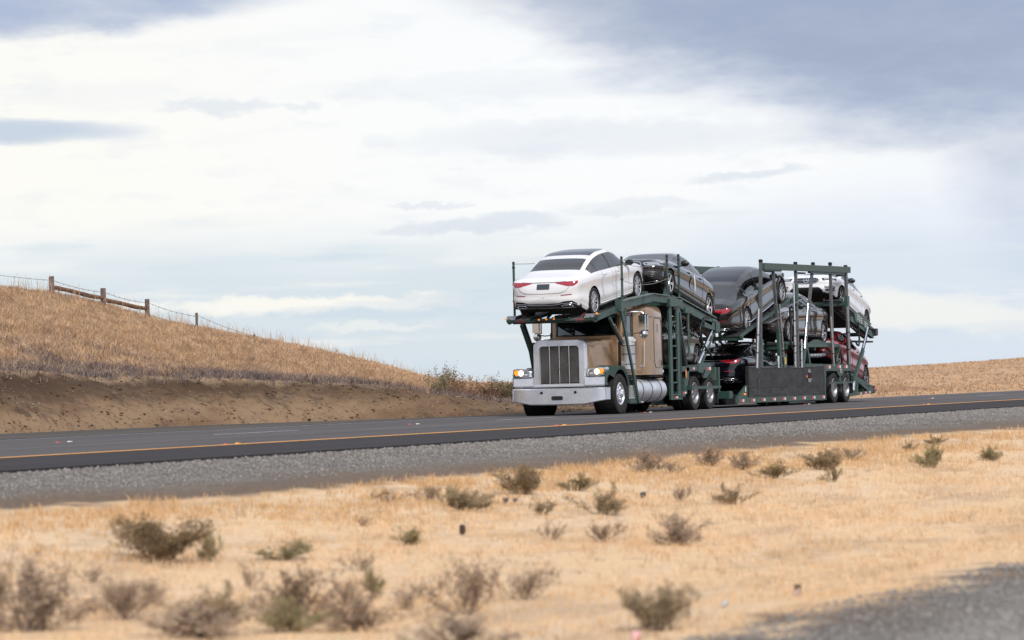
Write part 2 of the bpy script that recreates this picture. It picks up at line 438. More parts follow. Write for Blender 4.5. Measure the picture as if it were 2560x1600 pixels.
dg = q.n('ShaderNodeVectorRotate', rotation_type='Y_AXIS'); nt.links.new(pos, dg.inputs['Vector']); dg.inputs['Angle'].default_value = .75
d1, d2, d3 = q.sep(dg.outputs[0])
ero = q.noise(q.comb(q.m('MULTIPLY', d1, .55), py_, q.m('MULTIPLY', d3, 3.2)), 1.5, 6, .68)
dirt = q.mix(q.ss(nA, .35, .65), (.130, .078, .045), (.225, .150, .092))
dirt = q.mix(q.m('MULTIPLY', q.ss(q.m('ADD', pz, q.m('MULTIPLY', nB, .9)), .75, 1.55), .85), dirt, (.045, .027, .017))
eb = q.ss(q.noise(pos, .22, 3, .6), .42, .62)
dirt = q.mix(q.m('MULTIPLY', q.m('MULTIPLY', q.ss(ero, .52, .62), eb), .72), dirt, (.045, .029, .021))
dirt = q.mix(q.m('MULTIPLY', q.ss(nB, .52, .66), .4), dirt, (.09, .06, .042))
dirt = q.mix(q.m('MULTIPLY', q.ss(nC, .60, .75), .55), dirt, (.30, .215, .135))
dirt = q.mix(q.m('MULTIPLY', q.ss(q.noise(q.comb(d1, py_, q.m('MULTIPLY', d3, 2.)), 4.2, 5, .7), .57, .66), .75), dirt, (.042, .027, .019))
grav = q.mix(q.m('SUBTRACT', 1., q.ss(q.m('ADD', py_, q.m('MULTIPLY', nB, 1.2)), 5.9, 6.6)), grav, q.mix(q.ss(vc[0], .1, .9), (.12, .11, .10), (.36, .335, .31)))
col = q.mix(gz, base, grav); col = q.mix(dz, col, dirt)
q.put(b.inputs['Base Color'], col)
bp = q.n('ShaderNodeBump'); bp.inputs['Strength'].default_value = .9; bp.inputs['Distance'].default_value = .05
q.put(bp.inputs['Height'], q.m('ADD', q.m('ADD', nB, q.m('MULTIPLY', nC, .6)), q.m('MULTIPLY', nD, .35)))
nt.links.new(bp.outputs[0], b.inputs['Normal'])
me.materials.append(gm)
tag(obj('ground', me), kind='structure')

# ------------------------------------------------------------------ road


def asphalt(name, c1, c2, sc1=40):
    m = bpy.data.materials.new(name); m.use_nodes = True; nt = m.node_tree; q = G(nt); b = nt.nodes['Principled BSDF']
    b.inputs['Roughness'].default_value = .9; b.inputs['Specular IOR Level'].default_value = .22
    pos = q.n('ShaderNodeNewGeometry').outputs['Position']; px, py_, pz = q.sep(pos)
    trk = q.noise(q.comb(q.m('MULTIPLY', px, .02), q.m('MULTIPLY', py_, 1.1), 0), 1., 3, .5)
    fine = q.noise(pos, sc1, 4, .8); lo = q.noise(q.comb(q.m('MULTIPLY', px, .2), py_, 0), .8, 4, .6)
    c = q.mix(q.ss(q.m('ADD', q.m('MULTIPLY', trk, .6), q.m('MULTIPLY', lo, .4)), .38, .62), c1, c2)
    for yc_ in (26.9, 28.7, 32.35, 34.15):
        d_ = q.m('DIVIDE', q.m('SUBTRACT', q.m('ADD', py_, q.m('MULTIPLY', lo, .3)), yc_ + .15), .42); tk = q.m('DIVIDE', 1., q.m('ADD', 1., q.m('MULTIPLY', q.m('MULTIPLY', d_, d_), q.m('MULTIPLY', d_, d_))))
        c = q.mix(q.m('MULTIPLY', tk, .30), c, tuple(v * .62 for v in c1))
    c = q.mix(q.m('MULTIPLY', q.ss(q.noise(q.comb(q.m('MULTIPLY', px, .6), q.m('MULTIPLY', py_, 2.5), 5), 1.1, 5, .7), .60, .70), .3), c, tuple(v * .55 for v in c1))
    c = q.mix(q.m('MULTIPLY', q.ss(fine, .5, .8), .5), c, tuple(v * 1.6 for v in c1))
    q.put(b.inputs['Base Color'], c)
    bp = q.n('ShaderNodeBump'); bp.inputs['Strength'].default_value = .4; bp.inputs['Distance'].default_value = .01
    q.put(bp.inputs['Height'], fine); nt.links.new(bp.outputs[0], b.inputs['Normal']); return m


def strip(name, y0, y1, z, m, thick=.0, x0=-1500, x1=6000, step=4, ragged=0., foot=False):
    X = axis_vals([(x0, 0, 60), (0, 130, .5), (130, 400, 4), (400, x1, 200)]) if x1 > 500 else axis_vals([(x0, x1, step)])
    mb = MB()
    for i, a in enumerate(X):
        e = ragged * (noise.noise(Vector((a * 1.3, 0, 1))) + .5 * noise.noise(Vector((a * 5, 0, 1)))) if ragged and 0 < a < 130 else 0
        e2 = ragged * (noise.noise(Vector((a * 1.1, 5, 1))) + .4 * noise.noise(Vector((a * 4, 7, 1)))) if ragged and 0 < a < 130 and foot else 0
        yy1 = (bank_foot(a) + .1 + e2) if foot else y1
        mb.v += [(a, y0 + e, z), (a, yy1, z)] + ([(a, y0 + e, z - thick)] if thick else [])
    w = 3 if thick else 2
    for i in range(len(X) - 1):
        mb.f.append((i * w, (i + 1) * w, (i + 1) * w + 1, i * w + 1))
        if thick: mb.f.append((i * w + 2, (i + 1) * w + 2, (i + 1) * w, i * w))
    o = mb.build(name, m); return tag(o, kind='structure')


strip('road', NEAR_EDGE + .1, 35.9, 0, asphalt('lane_asphalt', (.074, .067, .069), (.100, .092, .093)))
strip('road_shoulder', NEAR_EDGE, 25.28, .004, asphalt('shoulder_asphalt', (.027, .0235, .025), (.036, .031, .033)), thick=.09, ragged=.05)
strip('far_verge', 35.75, 41, .004, asphalt('verge_grit', (.060, .052, .046), (.082, .070, .060), 22), ragged=.06, foot=True)
ywm = mat('yellow_road_paint', (.80, .37, .075), .7, var=.2, vscale=3)
whm = mat('white_road_paint', (.55, .55, .58), .7, var=.3, vscale=3)
whd = mat('worn_white_road_paint', (.38, .38, .41), .7, var=.4, vscale=5)
strip('yellow_edge_line', 25.34, 25.60, .009, ywm)
strip('white_edge_line', 35.12, 35.26, .005, whd)
for i in range(-3, 16):
    a = 65.6 + 14.9 * i
    if i == 3: continue
    mb = MB(); mb.v = [(a, 31.60, .006), (a + 3.9, 31.60, .006), (a + 3.9, 31.74, .006), (a, 31.74, .006)]; mb.f = [(0, 1, 2, 3)]
    tag(mb.build('lane_dash', whm), kind='structure')
STUDS = [(59.5, 31.67, 'red-and-white road stud furthest left on the lane line', 0), (75.6, 31.67, 'red-and-white road stud on the lane line ahead of the truck', 0), (117.4, 31.2, 'faint road stud on the lane line right of the trailer tail', 0),
         (54.1, 25.8, 'amber road stud leftmost beside the yellow line', 1), (69.0, 25.8, 'amber road stud beside the yellow line in front of the truck', 1), (96.6, 25.8, 'amber road stud beside the yellow line right of the trailer', 1),
         (91.1, 31.67, 'red-and-white road stud beside the fuel tank of the truck', 0), (105.2, 31.67, 'red-and-white road stud just in front of the trailer wheels', 0)]
studa = mat('amber_stud', (.75, .34, .04), .4)
for a, yy, lb, am in STUDS:
    t = empty('road_stud', (a, yy, .006)); tag(t, lb, 'road stud', 'reflective studs along the road lines')
    for dx in (-.22, .22):
        mb = MB(); mb.prism([(dx - .05, 0), (dx + .05, 0), (dx + .028, .015), (dx - .028, .015)], -.03, .03)
        mb.build('stud_body', studa if (am and dx > 0) else redt if dx < 0 else whitet, t)

# ------------------------------------------------------------------ blades of dry grass and stones (uncountable)


def leafmat(name, cols, scale=.8, trans=.25, rough=.8, hi=7.):
    m = bpy.data.materials.new(name); m.use_nodes = True; nt = m.node_tree; q = G(nt); b = nt.nodes['Principled BSDF']
    b.inputs['Roughness'].default_value = rough; b.inputs['Specular IOR Level'].default_value = .2
    pos = q.n('ShaderNodeNewGeometry').outputs['Position']
    f1 = q.ss(q.noise(pos, scale, 4, .6), .36, .64); f2 = q.ss(q.noise(pos, hi, 3, .6), .35, .68)
    c = q.mix(f1, cols[0], cols[1]); c = q.mix(q.m('MULTIPLY', f2, .7), c, cols[2]); q.put(b.inputs['Base Color'], c)
    tr = q.n('ShaderNodeBsdfTranslucent'); q.put(tr.inputs['Color'], c); mx = q.n('ShaderNodeMixShader'); mx.inputs[0].default_value = trans
    out = nt.nodes['Material Output']; nt.links.new(b.outputs[0], mx.inputs[1]); nt.links.new(tr.outputs[0], mx.inputs[2]); nt.links.new(mx.outputs[0], out.inputs[0])
    return m


ZC = {}


def zs(X, Y): return np.array([ground_z(float(a), float(c)) for a, c in zip(X, Y)])


def wedge(n, d0, d1, marg=1.25, power=1.):
    """random ground points in the part of the land the camera can see, with a margin to the side"""
    t = rng.random(n) ** power; D = d0 + (d1 - d0) * t
    L = (rng.random(n) * 2 - 1) * .136 * marg * D
    ca, sa = math.cos(AL), math.sin(AL)
    return D * ca + L * sa, D * sa - L * ca


def blades(name, X, Y, H, W, spread, per, m, lean=.35, dirx=0., z=None):
    n = len(X); Z = z if z is not None else zs(X, Y)
    X = np.repeat(X, per); Y = np.repeat(Y, per); Z = np.repeat(Z, per); H = np.repeat(H, per) * (.5 + rng.random(n * per) * .75)
    S = np.repeat(spread, per) if np.ndim(spread) else spread
    X = X + (rng.random(n * per) - .5) * 2 * S; Y = Y + (rng.random(n * per) - .5) * 2 * S
    a = rng.random(n * per) * math.tau; lx = (rng.normal(size=n * per) * lean + dirx) * H; ly = rng.normal(size=n * per) * lean * H
    w = W * (.6 + rng.random(n * per) * .8)
    P = np.empty((n * per, 5, 3), np.float32)
    for j, (sx, hh) in enumerate(((-1, 0), (1, 0), (1, .55), (-1, .55), (0, 1.))):
        ww = w * (1. if hh == 0 else .7 if hh < 1 else 0) * sx / 2
        P[:, j, 0] = X + ww * np.cos(a) + lx * hh ** 1.8; P[:, j, 1] = Y + ww * np.sin(a) + ly * hh ** 1.8; P[:, j, 2] = Z - .02 * (hh == 0) + H * hh * (1 - .25 * hh)
    N = n * per; o = np.arange(N)[:, None] * 5
    T = np.concatenate([o + [0, 1, 2], o + [0, 2, 3], o + [3, 2, 4]], 0)
    me = bpy.data.meshes.new(name); np_mesh(me, P.reshape(-1, 3), T); me.materials.append(m)
    return tag(obj(name, me), kind='stuff')


strawm = leafmat('straw_blades', ((.82, .61, .405), (.75, .51, .29), (.57, .40, .25)), .22, .3, hi=2.5)
goldm = leafmat('golden_blades', ((.66, .44, .235), (.62, .395, .195), (.50, .315, .165)), .6, .3)
hillm = leafmat('hill_grass_blades', ((.74, .525, .345), (.56, .36, .20), (.24, .17, .135)), 1.0, .3, hi=2.2)
greym = leafmat('grey_dead_brush', ((.17, .13, .125), (.075, .058, .06), (.30, .235, .205)), 1.3, .1, hi=4.)
# median: short matted straw
X, Y = wedge(52000, 19, 78, 1.25, .75)
nm_ = np.array([noise.noise(Vector((a * .22, b * .7, 21))) + .5 * noise.noise(Vector((a * .9, b * 1.6, 25))) for a, b in zip(X, Y)])
k_ = (rng.random(len(X)) < np.clip(.85 + nm_ * 1.6, .12, 1)) & (Y > 7.2 + 1.1 * np.array([noise.noise(Vector((a * .45, b * .2, 0))) for a, b in zip(X, Y)])) & (Y < 16.9 + .5 * np.array([noise.noise(Vector((a * .6, b * .3, 0))) for a, b in zip(X, Y)])) & (X > 8)
X, Y = X[k_], Y[k_]
H = np.interp(Y, [6.5, 9, 14.5, 17], [.05, .06, .075, .12]) * (.6 + .9 * rng.random(len(X)))
sel = Y > 14.3 + rng.normal(size=len(X)) * .8
blades('straw_grass', X[~sel], Y[~sel], H[~sel], .006, .07, 6, strawm, .45)
blades('golden_verge_grass', X[sel], Y[sel], H[sel] * .85, .008, .08, 7, goldm, .3)
X, Y = wedge(2600, 19, 70, 1.2)
k_ = (Y > 6.6) & (Y < 17.3); X, Y = X[k_], Y[k_]
nw = np.array([noise.noise(Vector((a * .35, b * .5, 12))) for a, b in zip(X, Y)]); k_ = nw > -.05; X, Y = X[k_], Y[k_]
blades('dead_weeds', X, Y, .05 + .09 * rng.random(len(X)) ** 2, .004, .05, 7, leafmat('dead_weed_stalks', ((.30, .20, .13), (.36, .25, .16), (.20, .14, .10)), 2., .1), .7)
# hillside
X, Y = wedge(90000, 84, 158, 1.2, 1.)
cb = np.array([bank_foot(a) + 2.6 + .5 * noise.noise(Vector((a * .25, 0, 9))) for a in X])
nn = np.array([noise.noise(Vector((a * .55, b * .55, 0))) for a, b in zip(X, Y)])
k_ = (Y > cb - .55) & (Y < 61) & (X < 150)
X, Y, nn, cb = X[k_], Y[k_], nn[k_], cb[k_]
dd = Y - cb
gsel = (dd < 2.7 + nn * 3.2 + rng.normal(size=len(X)) * .6) & (X < 108) & (rng.random(len(X)) < .93)
patch = (nn > .16) & (rng.random(len(X)) < .75) & (X < 125)
gs = gsel | (patch & (dd < 10))
kk = (dd > .1) | (gs & (rng.random(len(X)) < .55 + dd)); X, Y, nn, cb, dd, gs = X[kk], Y[kk], nn[kk], cb[kk], dd[kk], gs[kk]
n4 = np.array([noise.noise(Vector((a * 1.3, b * 1.3, 8))) for a, b in zip(X[~gs], Y[~gs])])
blades('hillside_grass', X[~gs], Y[~gs], (.15 + .13 * np.clip(nn[~gs] + .4, 0, 1) + .34 * np.clip(n4, 0, 1)) * np.interp(Y[~gs], [50, 55], [1, .6]) * np.interp(X[~gs], [80, 125, 145], [1.1, .9, .6]), .017, .16, 9, hillm, .55, -.25)
blades('grey_brush', X[gs], Y[gs], .16 + .20 * rng.random(gs.sum()) ** 2, .013, .20, 8, greym, 1.0)
# tall thin stalks on the skyline
X = 100 + rng.random(900) * 45; Y = 55.5 + rng.random(900) * 3
blades('seed_stalks', X, Y, np.interp(X, [100, 140], [.75, .5]) * (.5 + .8 * rng.random(900)), .012, .08, 2, hillm, .16, -.1)
# far field on the right
X, Y = wedge(26000, 135, 300, 1.25)
k_ = (Y > 36.6) & (X > 120) & (Y < 66); X, Y = X[k_], Y[k_]
blades('far_field_grass', X, Y, .05 + .09 * rng.random(len(X)), .07, .40, 6, leafmat('far_field_blades', ((.56, .39, .25), (.60, .40, .245), (.42, .29, .195)), .12, .3, hi=.5), .5)


def pebbles(name, X, Y, S, m, z=None, flat=.6):
    t = (1 + 5 ** .5) / 2
    base = np.array([(1, 0, 0), (-1, 0, 0), (0, 1, 0), (0, -1, 0), (0, 0, 1), (0, 0, -1)], float)
    Fo = np.array([(0, 2, 4), (2, 1, 4), (1, 3, 4), (3, 0, 4), (2, 0, 5), (1, 2, 5), (3, 1, 5), (0, 3, 5)])
    n = len(X); Z = z if z is not None else zs(X, Y); a = rng.random(n) * math.tau
    P = base[None] * (.7 + .6 * rng.random((n, 6, 1))) * S[:, None, None] * np.array([1, .8, flat])
    ca, sa = np.cos(a)[:, None], np.sin(a)[:, None]
    Q = np.empty_like(P); Q[..., 0] = P[..., 0] * ca - P[..., 1] * sa; Q[..., 1] = P[..., 0] * sa + P[..., 1] * ca; Q[..., 2] = P[..., 2]
    Q[..., 0] += X[:, None]; Q[..., 1] += Y[:, None]; Q[..., 2] += (Z + S * .15)[:, None]
    me = bpy.data.meshes.new(name); np_mesh(me, Q.reshape(-1, 3), (np.arange(n)[:, None, None] * 6 + Fo[None]).reshape(-1, 3)); me.materials.append(m)
    return tag(obj(name, me), kind='stuff')


stonem = leafmat('gravel_stones', ((.175, .163, .152), (.105, .096, .089), (.36, .34, .32)), 3., 0., .7, hi=26.)
X = 26 + rng.random(60000) ** .9 * 66; Y = 17 + rng.random(60000) * 4.3
k_ = (np.abs((X * math.sin(AL) - Y * math.cos(AL)) / (X * math.cos(AL) + Y * math.sin(AL))) < .17) & (rng.random(60000) < (Y - 18.) / 2.2)
pebbles('gravel', X[k_], Y[k_], .010 + .022 * rng.random(k_.sum()) ** 2, stonem)
X = 14 + rng.random(24000) * 24; Y = 3.2 + rng.random(24000) ** .8 * 3.9
pebbles('roadside_gravel', X, Y, .006 + .020 * rng.random(24000) ** 3, stonem)
X = 66 + rng.random(5000) * 44; Y = np.array([bank_foot(a) for a in X]) + rng.random(5000) ** 1.4 * 3.2 - .2
pebbles('bank_stones', X, Y, .006 + .030 * rng.random(5000) ** 5, leafmat('bank_stone', ((.22, .15, .10), (.12, .085, .06), (.45, .40, .34)), 3., 0., .8, hi=9.))
lumpm = leafmat('dirt_lump', ((.13, .078, .042), (.19, .122, .07), (.05, .032, .022)), 1.2, 0., .95, hi=4.)
X = 66 + rng.random(9000) * 44; Y = np.array([bank_foot(a) for a in X]) + rng.random(9000) * 2.9
nl = np.array([noise.noise(Vector((a * .8 - b * .8, b * 2.2, 31))) for a, b in zip(X, Y)]); k_ = (nl > .0) & (rng.random(9000) < .75); X, Y = X[k_], Y[k_]
pebbles('dirt_lumps', X, Y, .010 + .060 * rng.random(len(X)) ** 4, lumpm, flat=.35)
clod = mat('dark_clod', (.05, .035, .026), .95, var=.4, vscale=12)
X = 66 + rng.random(260) * 42; Y = np.array([bank_foot(a) for a in X]) + np.where(rng.random(260) < .4, rng.random(260) * .3, rng.random(260) * 2.7)
pebbles('dark_clods', X, Y, .015 + .06 * rng.random(260) ** 3, clod, flat=.4)

# ------------------------------------------------------------------ bushes


def bush_mesh(seed, ns=26, kind='b'):
    r_ = random.Random(seed); st = MB(); lf = MB()
    def twig(p, d, L, rad, lev):
        pts = [p.copy()]; q_ = p.copy()
        for i in range(4):
            d = (d + Vector((r_.uniform(-.3, .3), r_.uniform(-.3, .3), r_.uniform(-.05, .18)))).normalized(); q_ = q_ + d * L / 4; pts.append(q_.copy())
        st.tube(pts, [rad, rad * .8, rad * .6, rad * .45, rad * .25], 3, False)
        for i in range(1, 5):
            if lev < 2:
                for _ in range(2 if lev == 0 else 1):
                    if r_.random() < .75:
                        dd_ = (d + Vector((r_.uniform(-1, 1), r_.uniform(-1, 1), r_.uniform(-.3, .7)))).normalized(); twig(pts[i], dd_, L * .45, rad * .5, lev + 1)
            if lev >= 1 or i > 2:
                for _ in range(2 if kind == 'b' else 4):
                    c = pts[i] + Vector((r_.gauss(0, .03), r_.gauss(0, .03), r_.gauss(0, .03))); s_ = r_.uniform(.012, .026)
                    a_ = Vector((r_.uniform(-1, 1), r_.uniform(-1, 1), r_.uniform(-1, 1))).normalized(); b_ = a_.orthogonal().normalized()
                    lf.add([c - a_ * s_, c + b_ * s_ * .5, c + a_ * s_, c - b_ * s_ * .5], [(0, 1, 2, 3)])
    for i in range(ns):
        a = r_.uniform(0, math.tau); e = r_.uniform(.25, 1.35) ; d = Vector((math.cos(a) * math.cos(e), math.sin(a) * math.cos(e), math.sin(e)))
        twig(Vector((r_.gauss(0, .05), r_.gauss(0, .05), -.03)), d, r_.uniform(.35, .62), .009, 0)
    return st, lf


def unitise(st, lf):
    """scale a bush so that it is 1 wide and 1 high"""
    A_ = np.array(lf.v + st.v); w_ = np.percentile(np.abs(A_[:, :2]), 97) * 2; h_ = np.percentile(A_[:, 2], 98.5)
    for mb_ in (st, lf): mb_.v = [(a / w_, b_ / w_, e / h_) for a, b_, e in mb_.v]


stemb = leafmat('bush_stems', ((.17, .12, .09), (.22, .155, .115), (.12, .085, .065)), 3, 0)
LM = {'b': leafmat('brown_bush_leaves', ((.31, .225, .16), (.39, .285, .20), (.22, .16, .12)), 4, .15),
      'o': leafmat('olive_bush_leaves', ((.31, .24, .145), (.38, .285, .17), (.22, .17, .11)), 4, .2),
      'g': leafmat('green_bush_leaves', ((.30, .26, .135), (.37, .30, .16), (.22, .18, .10)), 4, .25)}
VAR = {}
for kd in 'bog':
    for v_ in range(3):
        st, lf = bush_mesh(hash((kd == 'b', v_)) % 997 + v_ * 31 + ord(kd), (7, 10, 15)[v_], kd)
        unitise(st, lf); VAR[kd, v_] = (st.mesh('stems', stemb), lf.mesh('foliage', LM[kd]))
BUSH = [
    (22.5, 11.55, .42, .26, 'b', 1, 'scraggly brown bush right beside the big corner bush'),
    (22.55, 10.95, .50, .24, 'o', 1, 'flat olive-brown bush between the corner bush and the broad dark one'),
    (22.3, 9.75, .48, .22, 'b', 2, 'low brown bush at the bottom edge left of the one cut by the frame'),
    (27.9, 12.2, .30, .16, 'b', 0, 'wispy brown sprig in the straw below the sparse greenish sprig'),
    (27.33, 13.67, .95, .33, 'o', 2, 'wide olive bush, the largest one standing in the left half of the straw'),
    (27.70, 13.42, .26, .24, 'g', 1, 'small green bush touching the right end of the wide olive bush'),
    (28.40, 13.13, .45, .15, 'g', 0, 'sparse greenish sprig right of the wide olive bush'),
    (25.45, 12.02, .22, .22, 'b', 0, 'thin upright brown sprig between the wide olive bush and the bottom thicket'),
    (21.42, 11.65, .66, .46, 'b', 2, 'big blurred brown bush at the far left bottom corner'),
    (22.1, 12.35, .5, .30, 'o', 2, 'olive bush cut by the left edge above the big corner bush'),
    (25.11, 13.17, .22, .15, 'b', 0, 'faint small brown tuft left below the wide olive bush'),
    (23.34, 11.93, .42, .20, 'b', 1, 'loose low brown bush between the corner bush and the thin sprig'),
    (23.12, 10.58, .62, .32, 'b', 2, 'broad dark brown bush in the lower left with a tall twig on top'),
    (21.38, 10.40, .70, .22, 'b', 2, 'low spreading brown bush at the bottom edge below the broad dark one'),
    (22.0, 10.15, .45, .20, 'g', 2, 'greenish low bush at the bottom edge right of the low spreading one'),
    (24.34, 10.74, .25, .20, 'b', 1, 'small dark bush right beside the broad dark brown bush'),
    (25.24, 10.90, .18, .21, 'g', 0, 'pale greenish wisp right above the small dark bush'),
    (24.18, 10.20, .33, .20, 'b', 0, 'open scraggy bush left of the bottom centre'),
    (23.94, 9.70, .55, .36, 'b', 1, 'tall scraggy brown bush at the bottom centre with open branches'),
    (25.50, 9.83, .40, .24, 'b', 1, 'brown bush leaning right, just right of the tall scraggy one'),
    (21.38, 8.69, .66, .2, 'b', 2, 'dark bush cut by the bottom edge at the centre'),
    (21.87, 7.58, .46, .26, 'o', 2, 'olive brown bush near the bottom edge left of the near gravel'),
    (32.59, 11.04, .52, .28, 'b', 2, 'round brown bush alone below the truck cab'),
    (32.90, 11.91, .36, .19, 'b', 1, 'flat topped brown bush left of the round lone one'),
    (32.77, 12.38, .26, .18, 'b', 0, 'thin brown sprig left of the flat topped bush'),
    (36.84, 13.35, .50, .30, 'o', 1, 'rounded olive bush below the front bumper with pale twigs at its left'),
    (36.21, 13.75, .32, .14, 'o', 0, 'low v-shaped bush beside the black scraps'),
    (35.68, 14.40, .44, .20, 'o', 2, 'dense olive bush left of the black scraps'),
    (36.2, 14.75, .30, .22, 'g', 1, 'green leafy bush just behind the dense olive one'),
    (36.88, 15.32, .34, .17, 'b', 1, 'brown half of the wide pair of bushes near the tan log'),
    (36.2, 15.45, .26, .13, 'b', 0, 'faint left half of the wide pair of bushes near the tan log'),
    (39.18, 15.07, .55, .30, 'o', 2, 'wide olive bush at the edge of the golden grass below the headlight'),
    (40.61, 14.97, .38, .19, 'g', 2, 'small dense green bush right of the wide olive one'),
    (45.71, 15.92, .48, .28, 'b', 2, 'dense dark brown bush rising against the gravel below the drive wheels'),
    (45.60, 15.53, .27, .16, 'b', 1, 'small brown bush at the right foot of the dense dark one'),
    (48.3, 15.95, .42, .26, 'b', 2, 'brown bush against the gravel below the front of the trailer'),
    (47.9, 15.30, .42, .24, 'b', 2, 'greyish bush in front of the brown one below the trailer'),
    (46.21, 14.37, .52, .22, 'g', 2, 'wide flat green bush right of the greyish one'),
    (39.94, 13.52, .22, .18, 'b', 1, 'small brown bush in the pale straw below the dense dark one'),
    (40.21, 12.98, .44, .22, 'o', 1, 'olive bush on pale straw right of the small brown one'),
    (46.10, 13.55, .30, .20, 'g', 1, 'green tuft lowest of the group under the trailer tarp'),
    (49.05, 14.50, .50, .24, 'o', 2, 'olive bush middle of the group under the trailer tarp'),
    (52.59, 15.20, .52, .20, 'b', 1, 'brown bush highest of the group under the trailer tarp'),
    (51.86, 13.77, .50, .33, 'g', 2, 'full round green bush, the largest one at the right'),
    (55.42, 13.87, .50, .21, 'g', 2, 'flat green bush near the right edge'),
    (56.54, 15.38, .22, .17, 'o', 1, 'little dark bush standing in the golden verge above the full green bush'),
    (60.10, 15.88, .38, .15, 'o', 1, 'low dark bush in the golden verge nearest the gravel at the right'),
    (59.6, 14.1, .25, .13, 'o', 1, 'small bush cut by the right edge'),
    (31.01, 13.03, .30, .15, 'g', 0, 'yellowish green sprig left of the dark can'),
    (32.59, 14.21, .18, .10, 'b', 0, 'tiny brown sprig below the tan log'),
]
for a, yy, w, h, kd, v_, lb in BUSH:
    s_, l_ = VAR[kd, v_]
    o = obj('bush', s_, None, (a, yy, ground_z(a, yy)), (0, 0, random.uniform(0, 6)))
    o.scale = (w * 1.05, w * 1.05, h * 1.02); tag(o, 'dry ' + lb if not lb.startswith(('big', 'wide', 'green')) else lb, 'bush', 'bushes on the straw-covered median')
    obj('foliage', l_, o)
# tall roadside shrubs behind the truck's nose
rl = {'r': leafmat('russet_shrub_leaves', ((.24, .135, .08), (.28, .17, .10), (.16, .095, .065)), 2, .15), 'd': leafmat('dark_shrub_leaves', ((.17, .15, .09), (.22, .185, .105), (.12, .10, .07)), 2, .15)}
TS = [(103.2, 42.4, 1.10, 'd', 'bare-topped brown shrub at the left end of the roadside shrubs', 1), (104.6, 42.3, .95, 'r', 'russet shrub with thin upright shoots in the roadside row', 2), (105.9, 42.2, .62, 'r', 'low russet shrub in the middle of the roadside row', 2),
      (107.2, 42.3, .78, 'd', 'green-grey shrub in the roadside row right of the russet ones', 2), (108.5, 42.2, .72, 'd', 'dark shrub of the roadside row nearest the truck headlight', 2), (110.0, 42.3, .7, 'd', 'dark shrub half hidden behind the truck bumper', 2)]
for i, (a, yy, h, kd, lb, v_) in enumerate(TS):
    st, lf = bush_mesh(300 + i, (9, 16, 22, 18, 24, 24)[i], 'b')
    zz = [p[2] for p in st.v]
    unitise(st, lf); o = obj('roadside_shrub', st.mesh('stems', stemb), None, (a, yy, ground_z(a, yy) - .05), (0, 0, i))
    o.scale = (1.25, 1.25, h); tag(o, lb, 'shrub', 'shrubs beyond the road ahead of the truck')
    obj('foliage', lf.mesh('foliage', rl[kd]), o)

# small debris on the median
def debris(name, lb, cat, x, y, mb, m, smooth=False):
    o = mb.build(name, m, None, smooth, (x, y, ground_z(x, y) + .01)); return tag(o, lb, cat)


mb = MB(); mb.tube([(-.10, .03, .03), (-.03, 0, .07), (.04, 0, .075), (.12, -.02, .045)], [.028, .042, .036, .012], 8); mb.tube([(-.10, .03, .0), (-.095, .02, .075)], .018, 6); mb.v = [(a * 1.25, b_ * 1.25, e * 1.25 + .055) for a, b_, e in mb.v]
debris('broken_log', 'tan broken piece of log lying in the golden grass left of centre', 'log', 35.6, 15.3, mb, mat('tan_bark', (.45, .30, .17), .85, var=.4, vscale=14, bump=.5, bscale=40), 50)
for i, (a, yy, w, lb) in enumerate([(37.40, 14.63, .045, 'left one of two small black scraps side by side on the straw'), (37.66, 14.62, .035, 'right one of two small black scraps side by side on the straw'), (36.54, 14.50, .045, 'dark scrap at the foot of the dense olive bush'), (40.07, 14.01, .05, 'dark stone lying alone on the pale straw below the drive wheels')]):
    mb = MB(); mb.tube([(-w, 0, 0), (-w * .6, 0, w * .7), (w * .4, 0, w * .8), (w, 0, .01)], [w * .3, w * .6, w * .55, w * .2], 7); debris('rubber_scrap', lb, 'scrap', a, yy, mb, mat('scrap_black', (.03, .032, .045), .5), 50)
mb = MB(); mb.tube([(0, 0, 0), (0, 0, .012), (0, 0, .075), (.004, 0, .085)], [.022, .03, .03, .02], 10); debris('rusty_can', 'dark rusty can standing upright alone in the straw', 'can', 32.47, 13.14, mb, mat('rust_dark', (.06, .035, .03), .7, var=.4, vscale=20), 40)
mb = MB(); mb.tube([(-.05, 0, .0), (-.02, .0, .018), (.03, .01, .02), (.06, 0, .0)], [.01, .02, .022, .008], 6); debris('litter', 'small white scrap of litter near the bottom gravel', 'litter', 24.3, 7.93, mb, mat('litter_white', (.42, .41, .40), .6), 50)
mb = MB(); mb.tube([(-.07, 0, .0), (-.02, .01, .015), (.04, 0, .018), (.07, 0, .0)], [.008, .016, .014, .006], 6); debris('litter', 'faded pink litter lying on the straw near the gravel', 'litter', 25.4, 7.75, mb, mat('litter_pink', (.42, .29, .28), .6), 50)
mb = MB(); mb.tube([(-.045, 0, .0), (-.02, 0, .028), (.02, 0, .03), (.05, 0, .0)], [.01, .028, .028, .01], 8); debris('litter', 'pink and white litter at the very bottom edge right of centre', 'litter', 20.85, 7.36, mb, mat('litter_red', (.62, .34, .34), .5), 50)
mb = MB(); mb.tube([(-.03, 0, -.01), (-.01, 0, .025), (.015, 0, .025), (.035, 0, -.01)], [.012, .025, .025, .01], 7); debris('dark_stone', 'dark stone on the straw above the near gravel', 'stone', 26.02, 7.94, mb, clod, 50)

